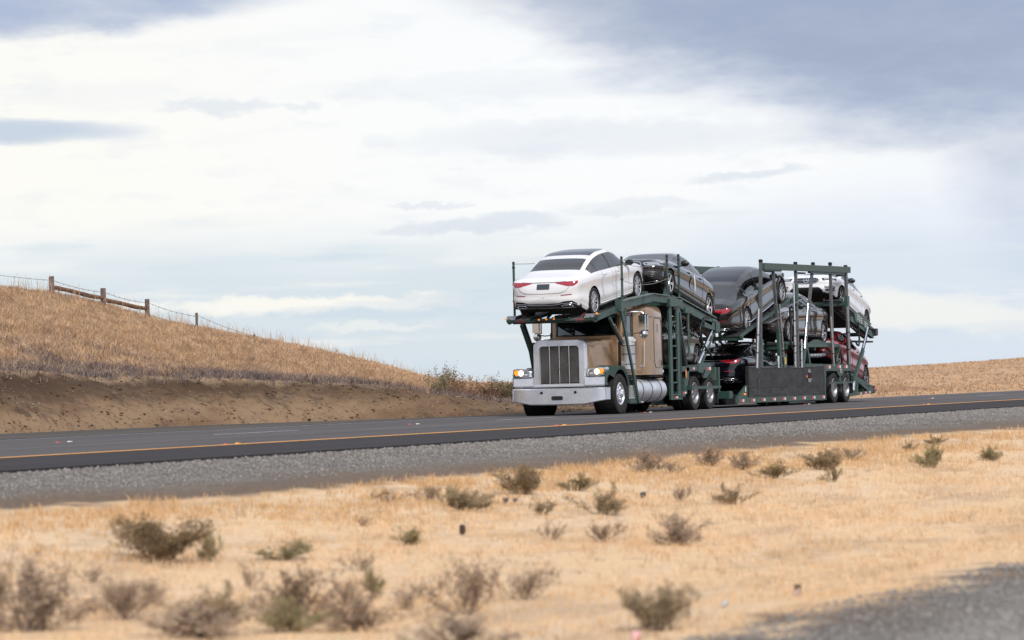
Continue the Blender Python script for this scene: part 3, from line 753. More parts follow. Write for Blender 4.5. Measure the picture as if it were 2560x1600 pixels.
# ------------------------------------------------------------------ hilltop fence
fe = empty('hilltop_fence', (110, 57, 4)); tag(fe, 'weathered wooden post and rail fence with barbed wire along the top of the hill', 'fence')
FX = [(89.5, .075, 5.2), (98.5, .07, 4.98), (106.5, .085, 4.60), (110.03, .092, 4.27), (113.2, .082, 3.95), (116.95, .05, 3.52), (121.6, .03, 2.80), (127.3, .03, 2.15)]
tops = []
for a, r_, tz in FX:
    zt = tz; zg = ground_z(a, 57.) - .3
    mb = MB(); mb.tube([(a - 110, 0, zg - 4), (a - 110, 0, zt - 4 - .01), (a - 110, 0, zt - 4)], [r_, r_ * .97, r_ * .9], 10); mb.build('post', wood, fe, 40)
    tops.append((a, zt))
for (a0, z0, a1, z1) in [(106.55, 4.25, 110.0, 3.94), (110.05, 3.88, 113.2, 3.62)]:
    mb = MB(); P = [(a0 + (a1 - a0) * t - 110, .02 * math.sin(t * 9), z0 + (z1 - z0) * t - 4 + .015 * math.sin(t * 7)) for t in np.linspace(0, 1, 9)]
    mb.tube(P, [.070, .075, .066, .072, .068, .075, .070, .066, .062], 8); mb.build('rail', wood2, fe, 40)
for (i0, i1) in zip(range(7), range(1, 8)):
    for off in (.14, .52) if i1 < 6 else (.10,):
        (a0, z0), (a1, z1) = tops[i0], tops[i1]
        if off > .3 and z0 - off < ground_z(a0, 57): continue
        mb = MB(); mb.tube([(a0 + (a1 - a0) * t - 110, -.06, z0 - off + (z1 - z0) * t - .12 * 4 * t * (1 - t) * (.4 if off > .3 else .5) - 4) for t in np.linspace(0, 1, 9)], .006, 4)
        for t in np.linspace(.08, .92, 8):
            c = Vector((a0 + (a1 - a0) * t - 110, -.06, z0 - off + (z1 - z0) * t - .48 * t * (1 - t) * (.4 if off > .3 else .5) - 4)); mb.beam(c - Vector((.02, 0, .03)), c + Vector((.02, 0, .03)), .008, .008)
        mb.build('barbed_wire', wire, fe)

# ------------------------------------------------------------------ cars
WHEELS = {}
roofg = mat('panorama_glass', (.010, .013, .022), .08, 0, 0, spec=.35)


def car_wheel(R_, style):
    """shared meshes of one car wheel, axis along y, outer face towards -y"""
    key = (round(R_, 3), style)
    if key in WHEELS: return WHEELS[key]
    w = .235; rr = R_ * .755
    ty = MB(); ty.lathe_y([(rr, -w * .40), (rr + .012, -w * .47), (R_ * .90, -w * .52), (R_ * .97, -w * .46), (R_, -w * .36), (R_, w * .36), (R_ * .97, w * .46), (R_ * .9, w * .5), (rr, w * .42)], 32)
    tyre = ty.mesh('tyre', rubber, True)
    dm = MB(); dm.lathe_y([(rr - .019, -w * .40), (rr - .03, -.02), (R_ * .4, -.018)], 32); dm.lathe_y([(0, -.015), (R_ * .45, -.015), (R_ * .45, .0), (rr - .005, .02), (rr - .005, w * .4)], 24)
    disc = dm.mesh('brake_disc', mat('brake_dark', (.012, .012, .013), .6), 30)
    rm = MB(); y0 = -w * .40
    rm.lathe_y([(rr, y0 - .004), (rr - .012, y0 - .010), (rr - .020, y0 + .0)], 32)
    rm.lathe_y([(0, y0 + .012), (R_ * .13, y0 + .012), (R_ * .16, y0 + .03)], 14)
    n, tw, pair = {'multi': (10, .0135, .20), 'five': (5, .026, .34), 'star': (5, .05, 0)}[style]
    for i in range(n):
        for sg in ((-1, 1) if pair else (0,)):
            a = 2 * math.pi * i / n; a2 = a + sg * pair * .5 * (1 if style != 'five' else .7)
            p = Vector((math.cos(a) * R_ * .11, y0 + .012, math.sin(a) * R_ * .11)); q_ = Vector((math.cos(a2) * (rr - .02), y0 + .006, math.sin(a2) * (rr - .02)))
            d = (q_ - p).normalized(); nn_ = Vector((0, 1, 0)); s_ = d.cross(nn_).normalized()
            vs = []
            for c, ww in ((p, tw * .8), (q_, tw)):
                vs += [c - s_ * ww / 2 - nn_ * .008, c + s_ * ww / 2 - nn_ * .008, c + s_ * ww / 2 + nn_ * .02, c - s_ * ww / 2 + nn_ * .02]
            rm.add(vs, [(0, 1, 5, 4), (1, 2, 6, 5), (2, 3, 7, 6), (3, 0, 4, 7)])
    rim = rm.mesh('rim', mat('machined_alloy', (.80, .80, .83), .25, .8) if style != 'star' else mat('dark_alloy', (.30, .30, .32), .35, .85), 30)
    WHEELS[key] = (tyre, rim, disc); return WHEELS[key]


def car(name, label, paintm, A, B, Rw, yc, heading, fo, ro, Wd=1.92, Ht=1.47, style='multi', kind='sedan', front='a', roof=None, chromeline=False, zb=.17, rgo=None):
    """A rear axle (T, z), B front axle (T, z) of the near wheels; heading +1 drives towards +x"""
    A, B = Vector((A[0], A[1])), Vector((B[0], B[1])); wb = (B - A).length
    n_ = Vector(((B - A).y, -(B - A).x)).normalized()
    if n_.y > 0: n_ = -n_
    mid = (A + B) / 2 + n_ * Rw
    dz = (B.y - A.y); th = math.asin(dz / wb)
    t = empty(name, (X0 + mid.x, yc, mid.y), (0, -th, 0 if heading > 0 else math.pi))
    tag(t, label, 'car', 'cars loaded on the transporter')
    L = wb + fo + ro; k = L / 5.2; zk = Ht / 1.5; hw = Wd / 2
    S = lambda s: s * k - ro - wb / 2                        # template station 0..5.2 -> local x
    if kind == 'sedan':
        top = sm([0, .3, .75, 1.0, 1.35, 1.8, 2.3, 2.8, 3.2, 3.6, 3.95, 4.4, 4.9, 5.2], [1.0, 1.06, 1.13, 1.20, 1.33, 1.44, 1.495, 1.49, 1.42, 1.24, 1.06, 1.0, .89, .76])
        belt = sm([0, .5, 1.2, 2.0, 3.3, 4.0, 4.6, 5.2], [.96, 1.02, 1.03, 1.0, .955, .92, .85, .70])
        rg = (.80, 1.62); wsx_ = (3.12, 3.90); sw = (1.08, 3.72); bp_ = (2.42, 2.50); qd = 1.52
    elif kind == 'coupe':
        top = sm([0, .3, .6, 1.0, 1.5, 2.0, 2.5, 2.9, 3.3, 3.7, 4.0, 4.4, 4.9, 5.2], [1.02, 1.10, 1.16, 1.26, 1.385, 1.47, 1.50, 1.48, 1.39, 1.20, 1.05, .99, .88, .76])
        belt = sm([0, .5, 1.2, 2.0, 3.3, 4.0, 4.6, 5.2], [.96, 1.03, 1.04, 1.01, .96, .92, .85, .70])
        rg = (.68, 1.75); wsx_ = (3.15, 3.93); sw = (1.0, 3.76); bp_ = (2.40, 2.48); qd = 1.45
    else:                                                    # hatch / crossover
        top = sm([0, .2, .5, .9, 1.5, 2.4, 3.0, 3.4, 3.8, 4.1, 4.5, 5.0, 5.2], [1.12, 1.26, 1.37, 1.45, 1.49, 1.5, 1.46, 1.35, 1.15, 1.04, .99, .90, .80])
        belt = sm([0, .5, 1.2, 2.0, 3.3, 4.0, 4.6, 5.2], [1.0, 1.04, 1.04, 1.01, .97, .94, .87, .74])
        rg = (.12, .62); wsx_ = (3.22, 3.98); sw = (.55, 3.8); bp_ = (2.35, 2.43); qd = 1.2
    rg = rgo or rg
    wid = sm([0, .35, .9, 1.6, 3.5, 4.3, 4.85, 5.2], [.86, .92, .985, 1., 1., .985, .92, .84])
    s0, s1 = .34, 5.2 - .42
    ux = [0, .08, .22, .42, .62, .80, .92, 1.0]

    def ring(s):
        tz, bz = top(s) * zk, belt(s) * zk; w = wid(s) * hw; bz = min(bz, tz - .03); gk = min(max((tz - bz) / (.42 * zk), 0), 1); zbb = zb + .13 * min(1, max(0, (.66 - s) / .3)) + .06 * max(0, (s - 4.5) / .6)
        P = [(0, zbb), (.45 * w, zbb), (.80 * w, zbb), (.93 * w, zbb + .02), (.975 * w, zbb + .08), (.972 * w, zbb + .15)]
        zh = bz - .17
        for u, f in ((.12, .985), (.26, .990), (.40, .981), (.58, .976), (.76, .979), (.90, .989), (1., 1.)): P.append((f * w, zbb + .15 + (zh - zbb - .15) * u))
        P += [(.998 * w, bz - .11), (.985 * w, bz - .055), (.962 * w, bz - .018), (.945 * w, bz)]
        yr = .945 * w; ye = (.945 - .245 * gk - .14 * (1 - gk)) * w; ze = tz - (.075 * gk + .35 * (tz - bz) * (1 - gk)) * 1.
        for u in ux[1:]: P.append((yr + (ye - yr) * (u ** 1.12), bz + (ze - bz) * (1 - (1 - u) ** 1.12)))
        for f, q_ in ((.90, .42), (.76, .20), (.52, .07), (.26, .015), (0, 0)): P.append((ye * f, tz - (tz - ze) * q_))
        return P
    NB = 17                                                   # ring index of the belt point
    NE = NB - 1 + len(ux) - 1                                 # roof edge point
    sts = list(np.arange(s0, s1 + .001, (s1 - s0) / 84))
    rings = [ring(s) for s in sts]; nh = len(rings[0])
    RcR, RcF = ring(s0), ring(s1)

    def full(P): return [(-a, b) for a, b in P[::-1][:-1]] + P if False else P
    # end caps
    def end_s(y_, z_, P, zc=.60):
        """how far (y,z) lies from the centre towards the outline P, 0..1"""
        y_, z_ = abs(y_), z_ - zc; best = 0
        r_ = math.hypot(y_, z_)
        if r_ < 1e-6: return 0
        dx_, dy_ = y_ / r_, z_ / r_
        for (a0, b0), (a1, b1) in zip(P[:-1], P[1:]):
            b0_, b1_ = b0 - zc, b1 - zc; ex, ey = a1 - a0, b1_ - b0_; den = dx_ * ey - dy_ * ex
            if abs(den) < 1e-9: continue
            tt = (a0 * ey - b0_ * ex) / den; uu = (a0 * dy_ - b0_ * dx_) / den
            if tt > 0 and -.001 <= uu <= 1.001: best = max(best, tt)
        return min(r_ / best, 1.) if best else 1.

    def cap_x(y_, z_, s_, rear):
        d0 = (s0 if rear else 5.2 - s1) * k
        sh = (1 - min(s_, 1) ** 3.6) ** .42
        zz = z_ / zk
        if rear: lean = .075 * max(0, (zz - .72)) / .3 + .05 * max(0, (.42 - zz) / .2) - .03 * math.exp(-((zz - .52) / .09) ** 2)
        else: lean = .20 * max(0, (zz - .62)) / .3 + .05 * max(0, (.36 - zz) / .15) + .03 * math.exp(-((zz - .5) / .1) ** 2)
        return max(d0 * sh - lean * sh, 0)

    def surf(y_, z_, rear, off=.006):
        P = RcR if rear else RcF; s_ = end_s(y_, z_, P)
        e = cap_x(y_, z_, s_, rear) + off
        return (S(s0) - e) if rear else (S(s1) + e)
    verts, faces, cls = [], [], []
    idx = {}

    def vid(tagk, p):
        key = (tagk, round(p[0], 5), round(p[1], 5), round(p[2], 5))
        verts.append(p); return len(verts) - 1
    Ra = Rw + .055
    axs = (-wb / 2, wb / 2)
    for side in (-1, 1):
        gridv = [[vid(0, (S(s), side * P[j][0], P[j][1])) for j in range(nh)] for s, P in zip(sts, rings)]
        caps = {}
        for rear in (True, False):
            P = RcR if rear else RcF; lst = []
            for sc_ in (.985, .955, .91, .85, .76, .62, .42, .2, .02):
                row = []
                for (a, b_) in P:
                    y_, z_ = a * sc_, .60 + (b_ - .60) * sc_; e = cap_x(y_, z_, sc_, rear); row.append(vid(1, ((S(s0) - e) if rear else (S(s1) + e), side * y_, z_)))
                lst.append(row)
            caps[rear] = lst
        removed = set(); quads = []
        for i in range(len(sts) - 1):
            sc_ = (sts[i] + sts[i + 1]) / 2
            for j in range(nh - 1):
                ids = (gridv[i][j], gridv[i + 1][j], gridv[i + 1][j + 1], gridv[i][j + 1])
                cx_ = sum(verts[q_][0] for q_ in ids) / 4; cy_ = abs(sum(verts[q_][1] for q_ in ids) / 4); cz_ = sum(verts[q_][2] for q_ in ids) / 4
                c_ = 'body'
                if 3 <= j < 14 and any(math.hypot(cx_ - a, cz_ - Rw) < Ra for a in axs): c_ = 'hole'
                elif 2 <= j < 3 and any(math.hypot(cx_ - a, cz_ - Rw) < Ra for a in axs): c_ = 'hole'
                elif j < 3: c_ = 'under'
                elif j < 5: c_ = 'sill'
                elif NB - 1 + 1 <= j < NE - 1 and sw[0] < sc_ < sw[1]:
                    # keep a painted frame where the glass would be too low
                    hgt = top(sc_) - belt(sc_)
                    c_ = 'pillar' if bp_[0] < sc_ < bp_[1] or abs(sc_ - qd) < .03 else ('win_r' if sc_ < bp_[0] else 'win_f')
                    if hgt < .17: c_ = 'pillar' if sc_ > 3 else 'body'
                elif j >= NE + 1 and wsx_[0] < sc_ < wsx_[1]: c_ = 'windscreen'
                elif j >= NE + 1 and rg[0] < sc_ < rg[1]: c_ = 'rear_glass'
                elif roof and j >= NE + 1 and roof[0] < sc_ < roof[1]: c_ = 'roof_glass'
                quads.append((ids, c_))
                if c_ == 'hole': removed.update(ids)
        keepv = set(q_ for ids, c_ in quads if c_ != 'hole' for q_ in ids)
        for vtx in removed & keepv:
            p = verts[vtx]
            if abs(p[1]) < hw * .78: continue
            for a in axs:
                d = math.hypot(p[0] - a, p[2] - Rw)
                if d < Ra * 1.3 and p[2] > zb + .01:
                    verts[vtx] = (a + (p[0] - a) * Ra / d, p[1], Rw + (p[2] - Rw) * Ra / d); break
        for ids, c_ in quads:
            if c_ != 'hole': faces.append(ids if side < 0 else ids[::-1]); cls.append(c_)
        for rear in (True, False):
            base_row = gridv[0] if rear else gridv[-1]; rows = [base_row] + caps[rear]
            for r0_, r1_ in zip(rows[:-1], rows[1:]):
                for j in range(nh - 1):
                    ids = (r0_[j], r0_[j + 1], r1_[j + 1], r1_[j]); zc_ = sum(verts[q_][2] for q_ in ids) / 4
                    c_ = 'under' if zc_ < P[0][1] + .05 else 'body'
                    if not rear and kind == 'hatch' and False: c_ = 'body'
                    faces.append(ids); cls.append(c_)
    groups = {'body': paintm, 'sill': paintm if paintm in (pearl, white2, redp) else paintm, 'under': dark, 'pillar': black, 'win_r': carglass, 'win_f': carglass, 'windscreen': rearglass, 'rear_glass': rearglass, 'roof_glass': roofg}
    nm = {'body': 'body', 'sill': 'side_skirt', 'under': 'underbody', 'pillar': 'pillar', 'win_r': 'rear_side_window', 'win_f': 'front_side_window', 'windscreen': 'windscreen', 'rear_glass': 'rear_window', 'roof_glass': 'glass_roof'}
    # weld so that shading stays smooth inside every part
    for c_, m_ in groups.items():
        for sgn in ((-1, 1) if c_ in ('win_r', 'win_f', 'pillar', 'sill') else (0,)):
            fs = [f for f, cc_ in zip(faces, cls) if cc_ == c_ and (sgn == 0 or sum(verts[q_][1] for q_ in f) * sgn > 0)]
            if not fs: continue
            used = sorted(set(q_ for f in fs for q_ in f)); mp = {u_: i for i, u_ in enumerate(used)}
            me = bpy.data.meshes.new(nm[c_]); me.from_pydata([verts[u_] for u_ in used], [], [tuple(mp[q_] for q_ in f) for f in fs])
            bm = bmesh.new(); bm.from_mesh(me); bmesh.ops.remove_doubles(bm, verts=bm.verts, dist=.0008); bmesh.ops.recalc_face_normals(bm, faces=bm.faces[:]); bm.to_mesh(me); bm.free()
            me.polygons.foreach_set('use_smooth', [True] * len(me.polygons)); me.set_sharp_from_angle(angle=R(40)); me.materials.append(m_)
            obj(nm[c_], me, t)

    def patch(nm_, m_, topl, botl, rear, both=True, off=.008, nu=12, nv=3, parent=None):
        """skin laid on the nose or tail between two (y, z) lines"""
        for sg in ((-1, 1) if both else (1,)):
            mb = MB(); tx, bx = [a for a, _ in topl], [a for a, _ in botl]
            for i in range(nu + 1):
                u = i / nu; yt = tx[0] + (tx[-1] - tx[0]) * u; yb = bx[0] + (bx[-1] - bx[0]) * u
                zt = I(yt, tx, [b_ for _, b_ in topl]); zbm = I(yb, bx, [b_ for _, b_ in botl])
                for j in range(nv + 1):
                    w_ = j / nv; y_ = yt + (yb - yt) * w_; z_ = (zt + (zbm - zt) * w_) * zk
                    y_ *= hw; mb.v.append((surf(y_, z_, rear, off), sg * y_ * (1.004), z_))
            for i in range(nu):
                for j in range(nv): mb.f.append((i * (nv + 1) + j, (i + 1) * (nv + 1) + j, (i + 1) * (nv + 1) + j + 1, i * (nv + 1) + j + 1))
            o = mb.build(nm_, m_, t if parent is None else parent, True)
        return o

    def ringline(nm_, m_, pts, rear, rad=.007, off=.01, closed=False, both=False):
        for sg in ((-1, 1) if both else (1,)):
            mb = MB(); P = pts + ([pts[0]] if closed else [])
            Q = []
            for (a0, b0), (a1, b1) in zip(P[:-1], P[1:]):
                for u in np.linspace(0, 1, 5)[:-1]: Q.append((a0 + (a1 - a0) * u, b0 + (b1 - b0) * u))
            Q.append(P[-1]); mb.tube([(surf(a * hw, b_ * zk, rear, off), sg * a * hw, b_ * zk) for a, b_ in Q], rad, 5, False); mb.build(nm_, m_, t, True)
    # tail
    if kind == 'hatch':
        patch('tail_light', redl, [(.48, .90), (.93, .93)], [(.52, .80), (.93, .80)], True)
    else:
        patch('tail_light', redl, [(.32, .955), (.62, .968), (.875, .975)], [(.32, .940), (.66, .862), (.80, .858), (.885, .92)], True, nv=4)
    ringline('chrome_strip', chrome, [(-.60, .972), (-.3, .960), (0, .962), (.3, .960), (.60, .972)], True, .010)
    patch('plate_recess', mat('plate_dark', (.035, .045, .06), .4), [(0, .925), (.17, .925)], [(0, .80), (.17, .80)], True, nv=1, off=.012)
    patch('rear_reflector', mat('dark_red_reflector', (.25, .01, .03), .3), [(.48, .655), (.76, .665)], [(.48, .638), (.74, .645)], True, nv=1)
    patch('rear_diffuser', black, [(0, .435), (.40, .45), (.56, .50), (.76, .50), (.90, .38)], [(0, .29), (.90, .29)], True, nv=4, off=.012)
    ringline('exhaust_trim', chrome, [(.46, .375), (.51, .40), (.70, .40), (.77, .375), (.70, .335), (.51, .335)], True, .010, .03, True, True)
    ringline('bumper_trim', chrome, [(-.84, .40), (-.76, .44), (-.50, .44), (-.30, .41), (0, .405), (.30, .41), (.50, .44), (.76, .44), (.84, .40)], True, .007, .022)
    seam = mat('panel_gap', tuple(c * .35 for c in paintm.node_tree.nodes['Principled BSDF'].inputs['Base Color'].default_value[:3]), .6) if False else mat('panel_gap_' + paintm.name, tuple(c * .4 for c in paintm.node_tree.nodes['Principled BSDF'].inputs['Base Color'].default_value[:3]), .5)
    ringline('boot_seam', seam, [(-.74, .94), (-.70, .86), (-.62, .76), (-.48, .71), (0, .69), (.48, .71), (.62, .76), (.70, .86), (.74, .94)], True, .005, .004)
    # nose
    if front == 'a':                                          # small lamps, broad oval grille, star in a ring
        patch('headlight', black, [(.50, .745), (.93, .775)], [(.56, .645), (.93, .70)], False)
        patch('headlight_lens', lens, [(.58, .73), (.90, .757)], [(.60, .675), (.90, .715)], False, off=.014)
        patch('grille', mat('grille_mesh_dark', (.035, .04, .06), .35, .5, bump=1., bscale=70), [(0, .745), (.30, .74), (.44, .68)], [(0, .555), (.30, .565), (.44, .62)], False, nv=4, off=.012)
        ringline('grille_frame', chrome, [(-.44, .65), (-.38, .72), (-.28, .748), (0, .752), (.28, .748), (.38, .72), (.44, .65), (.36, .58), (.26, .555), (0, .548), (-.26, .555), (-.36, .58)], False, .009, .016, True)
        ringline('grille_bar', chrome, [(-.42, .65), (0, .652), (.42, .65)], False, .008, .02)
        patch('lower_intake', black, [(0, .42), (.44, .42), (.56, .33)], [(0, .27), (.56, .27)], False, off=.012)
        patch('side_intake', black, [(.62, .47), (.92, .49)], [(.68, .31), (.90, .33)], False, off=.012)
        ringline('intake_vane', paintm, [(.64, .42), (.90, .44)], False, .010, .025, both=True); ringline('intake_vane', paintm, [(.66, .37), (.89, .385)], False, .010, .025, both=True)
        mb = MB(); mb.lathe_y([(.075, -.006), (.088, -.006), (.088, .006), (.075, .006)], 20)
        for j in range(3):
            a = math.pi / 2 + j * math.tau / 3; mb.beam((0, 0, 0), (.08 * math.cos(a), 0, .08 * math.sin(a)), .006, .014)
        o = mb.build('star_emblem', chrome, t, False, (surf(0, .65 * zk, False, .03), 0, .65 * zk)); o.rotation_euler = (0, 0, math.pi / 2)
    else:
        patch('headlight', mat('lamp_housing', (.05, .06, .09), .15, .5, 1.), [(.44, .735), (.70, .765), (.95, .80)], [(.50, .655), (.80, .655), (.95, .70)], False, nv=4)
        ringline('lamp_brow', mat('lamp_line', (.75, .80, .9), .2), [(.45, .728), (.70, .757), (.93, .79), (.94, .71), (.78, .665), (.52, .662)], False, .008, .018, True, True)
        patch('headlight_lens', lens, [(.56, .72), (.86, .75)], [(.58, .685), (.86, .70)], False, off=.016)
        patch('grille', black, [(0, .775), (.30, .77), (.40, .70)], [(0, .47), (.28, .47), (.40, .60)], False, nv=5, off=.012)
        ringline('grille_frame', chrome, [(-.40, .70), (-.33, .775), (0, .785), (.33, .775), (.40, .70), (.36, .55), (.28, .465), (0, .455), (-.28, .465), (-.36, .55)], False, .012, .018, True)
        for z_ in (.53, .60, .67, .73): ringline('grille_bar', chrome, [(-.36, z_), (0, z_), (.36, z_)], False, .008, .02)
        patch('lower_intake', black, [(0, .40), (.5, .40), (.60, .30)], [(0, .22), (.60, .22)], False, off=.012)
        patch('side_intake', black, [(.55, .50), (.90, .52)], [(.62, .27), (.88, .30)], False, off=.012)
        for z_ in (.35, .40, .45): ringline('intake_vane', mat('gloss_black', (.03, .03, .035), .12, 0, 1.), [(.60, z_), (.89, z_ + .02)], False, .011, .024, both=True)
        ringline('lip_trim', chrome, [(-.86, .255), (-.5, .215), (0, .21), (.5, .215), (.86, .255)], False, .007, .02)
    # cabin: dark tub to the waistline, four seats with headrests, dashboard, steering wheel
    ir = [(s, belt(s) * zk - .10) for s in (.75, 1.6, 2.4, 3.2, 3.95)]
    MB().prism([(S(s), z_) for s, z_ in ir] + [(S(3.95), .35), (S(.75), .35)], -.86 * hw, .86 * hw).build('cabin_tub', black, t)
    for s_ in (1.80, 2.60):
        for sg in (-1, 1):
            zb_ = .86 * zk; mb = MB(); mb.box((S(s_), sg * .42 * hw, zb_ + .10), (.14, .46, .55), (0, -.22, 0), .05); so_ = mb.build('seat', seatl if paintm in (pearl, obsid) else seatm, t, 40)
            MB().box((S(s_) - .09, sg * .42 * hw, zb_ + .44), (.10, .25, .17), (0, -.22, 0), .04).build('headrest', seatl if paintm in (pearl, obsid) else seatm, so_, 40)
    MB().tube([(S(3.35), -hw * .8, .98 * zk), (S(3.35), hw * .8, .98 * zk)], .09, 8).build('dashboard', black, t)
    MB().tube([(S(3.1) + .03 * math.sin(a), (hw * .42) + .17 * math.cos(a), 1.0 * zk + .16 * math.sin(a)) for a in np.linspace(0, math.tau, 15)], .014, 5).build('steering_wheel', black, t)
    # sides: door seams, handles, mirrors, chrome window line, light catcher sill
    def sidept(s, j, off):
        P = ring(s); a, b_ = P[int(j)]; return S(s), a + off, b_
    for sg in (-1, 1):
        for s in ((1.72, 2.46, 3.62) if kind != 'coupe' else (1.62, 2.44, 3.66)):
            mb = MB(); mb.tube([(lambda p: (p[0], sg * p[1], p[2]))(sidept(s + (.10 if j < 7 and s < 2 else 0), j, .001)) for j in range(4, 17)], .0045, 4, False); mb.build('door_seam', seam, t)
        for s in (2.02, 3.0):
            p = sidept(s - .12, 14, .012); mb = MB(); mb.box((p[0], sg * p[1], p[2] - .015), (.20, .03, .022), bev=.006); mb.build('door_handle', paintm if paintm not in (bronze,) else black, t)
        mb = MB(); mb.tube([(lambda p: (p[0], sg * p[1], p[2]))(sidept(3.62, 10, .0))] * 1 + [(0, 0, 0)], .001, 3) if False else None
        p = sidept(3.52, 16, 0); c = Vector((p[0], sg * (p[1] + .13), p[2] + .09)); mb = MB()
        mb.tube([c + Vector((.07, 0, 0)), c + Vector((.03, 0, .004)), c + Vector((-.05, 0, 0)), c + Vector((-.07, 0, 0))], [.035, .085, .092, .08], 10)
        mm = mb.v; mb.v = [(a, c.y + (b_ - c.y) * 1.25, c.z + (e - c.z) * .85) for a, b_, e in mm]; mb.beam((p[0] + .01, sg * p[1], p[2] + .01), (c.x, c.y, c.z - .03), .05, .025)
        mb.build('wing_mirror', black if paintm not in (redp,) else redp, t, 40)
        if chromeline:
            mb = MB(); mb.tube([(lambda p: (p[0], sg * p[1], p[2]))(sidept(s, NB, .002)) for s in np.linspace(sw[0], sw[1], 24)], .010, 4, False)
            mb.tube([(lambda p: (p[0], sg * p[1], p[2]))(sidept(s, NE - 1, .004)) for s in np.linspace(sw[0], sw[1], 24)], .010, 4, False); mb.build('window_trim', chrome, t)
        mb = MB(); mb.tube([(lambda p: (p[0], sg * p[1], p[2]))(sidept(s, 4, .006)) for s in np.linspace(1.45, 3.75, 16)], .014, 4, False); mb.build('sill_trim', chrome if paintm is not pearl else paintm, t)
        for a in axs:                                         # wheel housing
            mb = MB(); n = 18; r0, r1 = hw * .58, hw * .965
            for i in range(n + 1):
                th_ = -.3 + (math.pi + .6) * i / n; mb.v += [(a + Ra * math.cos(th_), sg * r0, Rw + Ra * math.sin(th_)), (a + Ra * math.cos(th_), sg * r1, Rw + Ra * math.sin(th_)), (a, sg * r0, Rw)]
            for i in range(n): mb.f += [(i * 3, i * 3 + 3, i * 3 + 4, i * 3 + 1), (i * 3, i * 3 + 2, i * 3 + 3)]
            mb.build('wheel_housing', dark, t)
    ty, rm, dc = car_wheel(Rw, style)
    for a in axs:
        for sg in (-1, 1):
            w_ = obj('wheel', dc, t, (a, sg * (hw - .135), Rw), (0, 0, 0 if sg < 0 else math.pi)); obj('tyre', ty, w_); obj('rim', rm, w_)
    return t


X0 = 89.5; YC = 33.05
car('white_sedan', 'white sedan with black glass roof loaded tail first above the truck cab', pearl, (-.92, 2.83), (2.37, 3.27), .345, YC + .02, 1, .92, 1.12, 1.95, 1.52, 'multi', 'sedan', 'b', roof=(1.80, 3.05), rgo=(.90, 1.58))
car('graphite_sedan', 'dark grey sedan facing forward behind the white one, white tape on its door', bronze, (8.28, 2.79), (5.04, 3.40), .335, YC + .02, -1, .88, .95, 1.92, 1.46, 'five', 'coupe', 'b')
car('brown_grey_sedan', 'brown-grey sedan loaded tail first, steeply tilted at the top front of the trailer', graphite, (11.66, 2.44), (15.04, 3.29), .355, YC + .02, 1, .85, 1.42, 1.93, 1.53, 'multi', 'coupe', 'b', roof=(1.55, 3.0), rgo=(.60, 1.34))
car('white_hatch_sedan', 'small white sedan with wide dark grille, facing forward high at the trailer rear', white2, (24.10, 2.50), (21.41, 3.21), .315, YC + .02, -1, .92, .82, 1.82, 1.42, 'star', 'sedan', 'a')
car('pewter_crossover', 'taupe grey crossover on the lower level directly behind the sleeper cab', pewter, (7.33, 1.41), (4.85, 1.52), .33, YC + .05, -1, .80, .66, 1.85, 1.42, 'star', 'hatch', 'a')
car('black_sedan', 'black sedan with chrome window trim loaded tail first behind the dark tarp', obsid, (12.05, .68), (15.05, .66), .33, YC + .02, 1, .90, 1.15, 1.90, 1.52, 'five', 'coupe', 'a', chromeline=True)
car('grey_sedan', 'grey sedan facing forward on the middle level between the trailer posts', seleni, (19.24, 2.10), (15.70, 2.16), .33, YC + .02, -1, 1.0, .95, 1.90, 1.52, 'five', 'coupe', 'a', chromeline=True)
car('red_sedan', 'wine red sedan at the bottom rear of the trailer, nose tilted up towards the front', redp, (23.80, .76), (20.78, 1.33), .315, YC + .02, -1, .95, .62, 1.86, 1.42, 'star', 'sedan', 'a')

c2 = bpy.data.objects['graphite_sedan']
Mi = (Matrix.Translation(c2.location) @ c2.rotation_euler.to_matrix().to_4x4()).inverted()
mb = MB()
for u in np.linspace(0, 1, 9):
    w0 = Vector((X0 + 6.83 + .10 * u - .05 * math.sin(u * 2.6), YC - .975 - .02 * math.sin(u * 3.1), 3.62 - .42 * u)); n_ = len(mb.v)
    mb.v += [tuple(Mi @ (w0 + Vector((-.05, -.004, .01)))), tuple(Mi @ (w0 + Vector((.05, -.004, -.01))))]
    if n_: mb.f.append((n_ - 2, n_ - 1, n_ + 1, n_))
mb.build('protective_tape', whitet, c2)

# ------------------------------------------------------------------ truck wheels


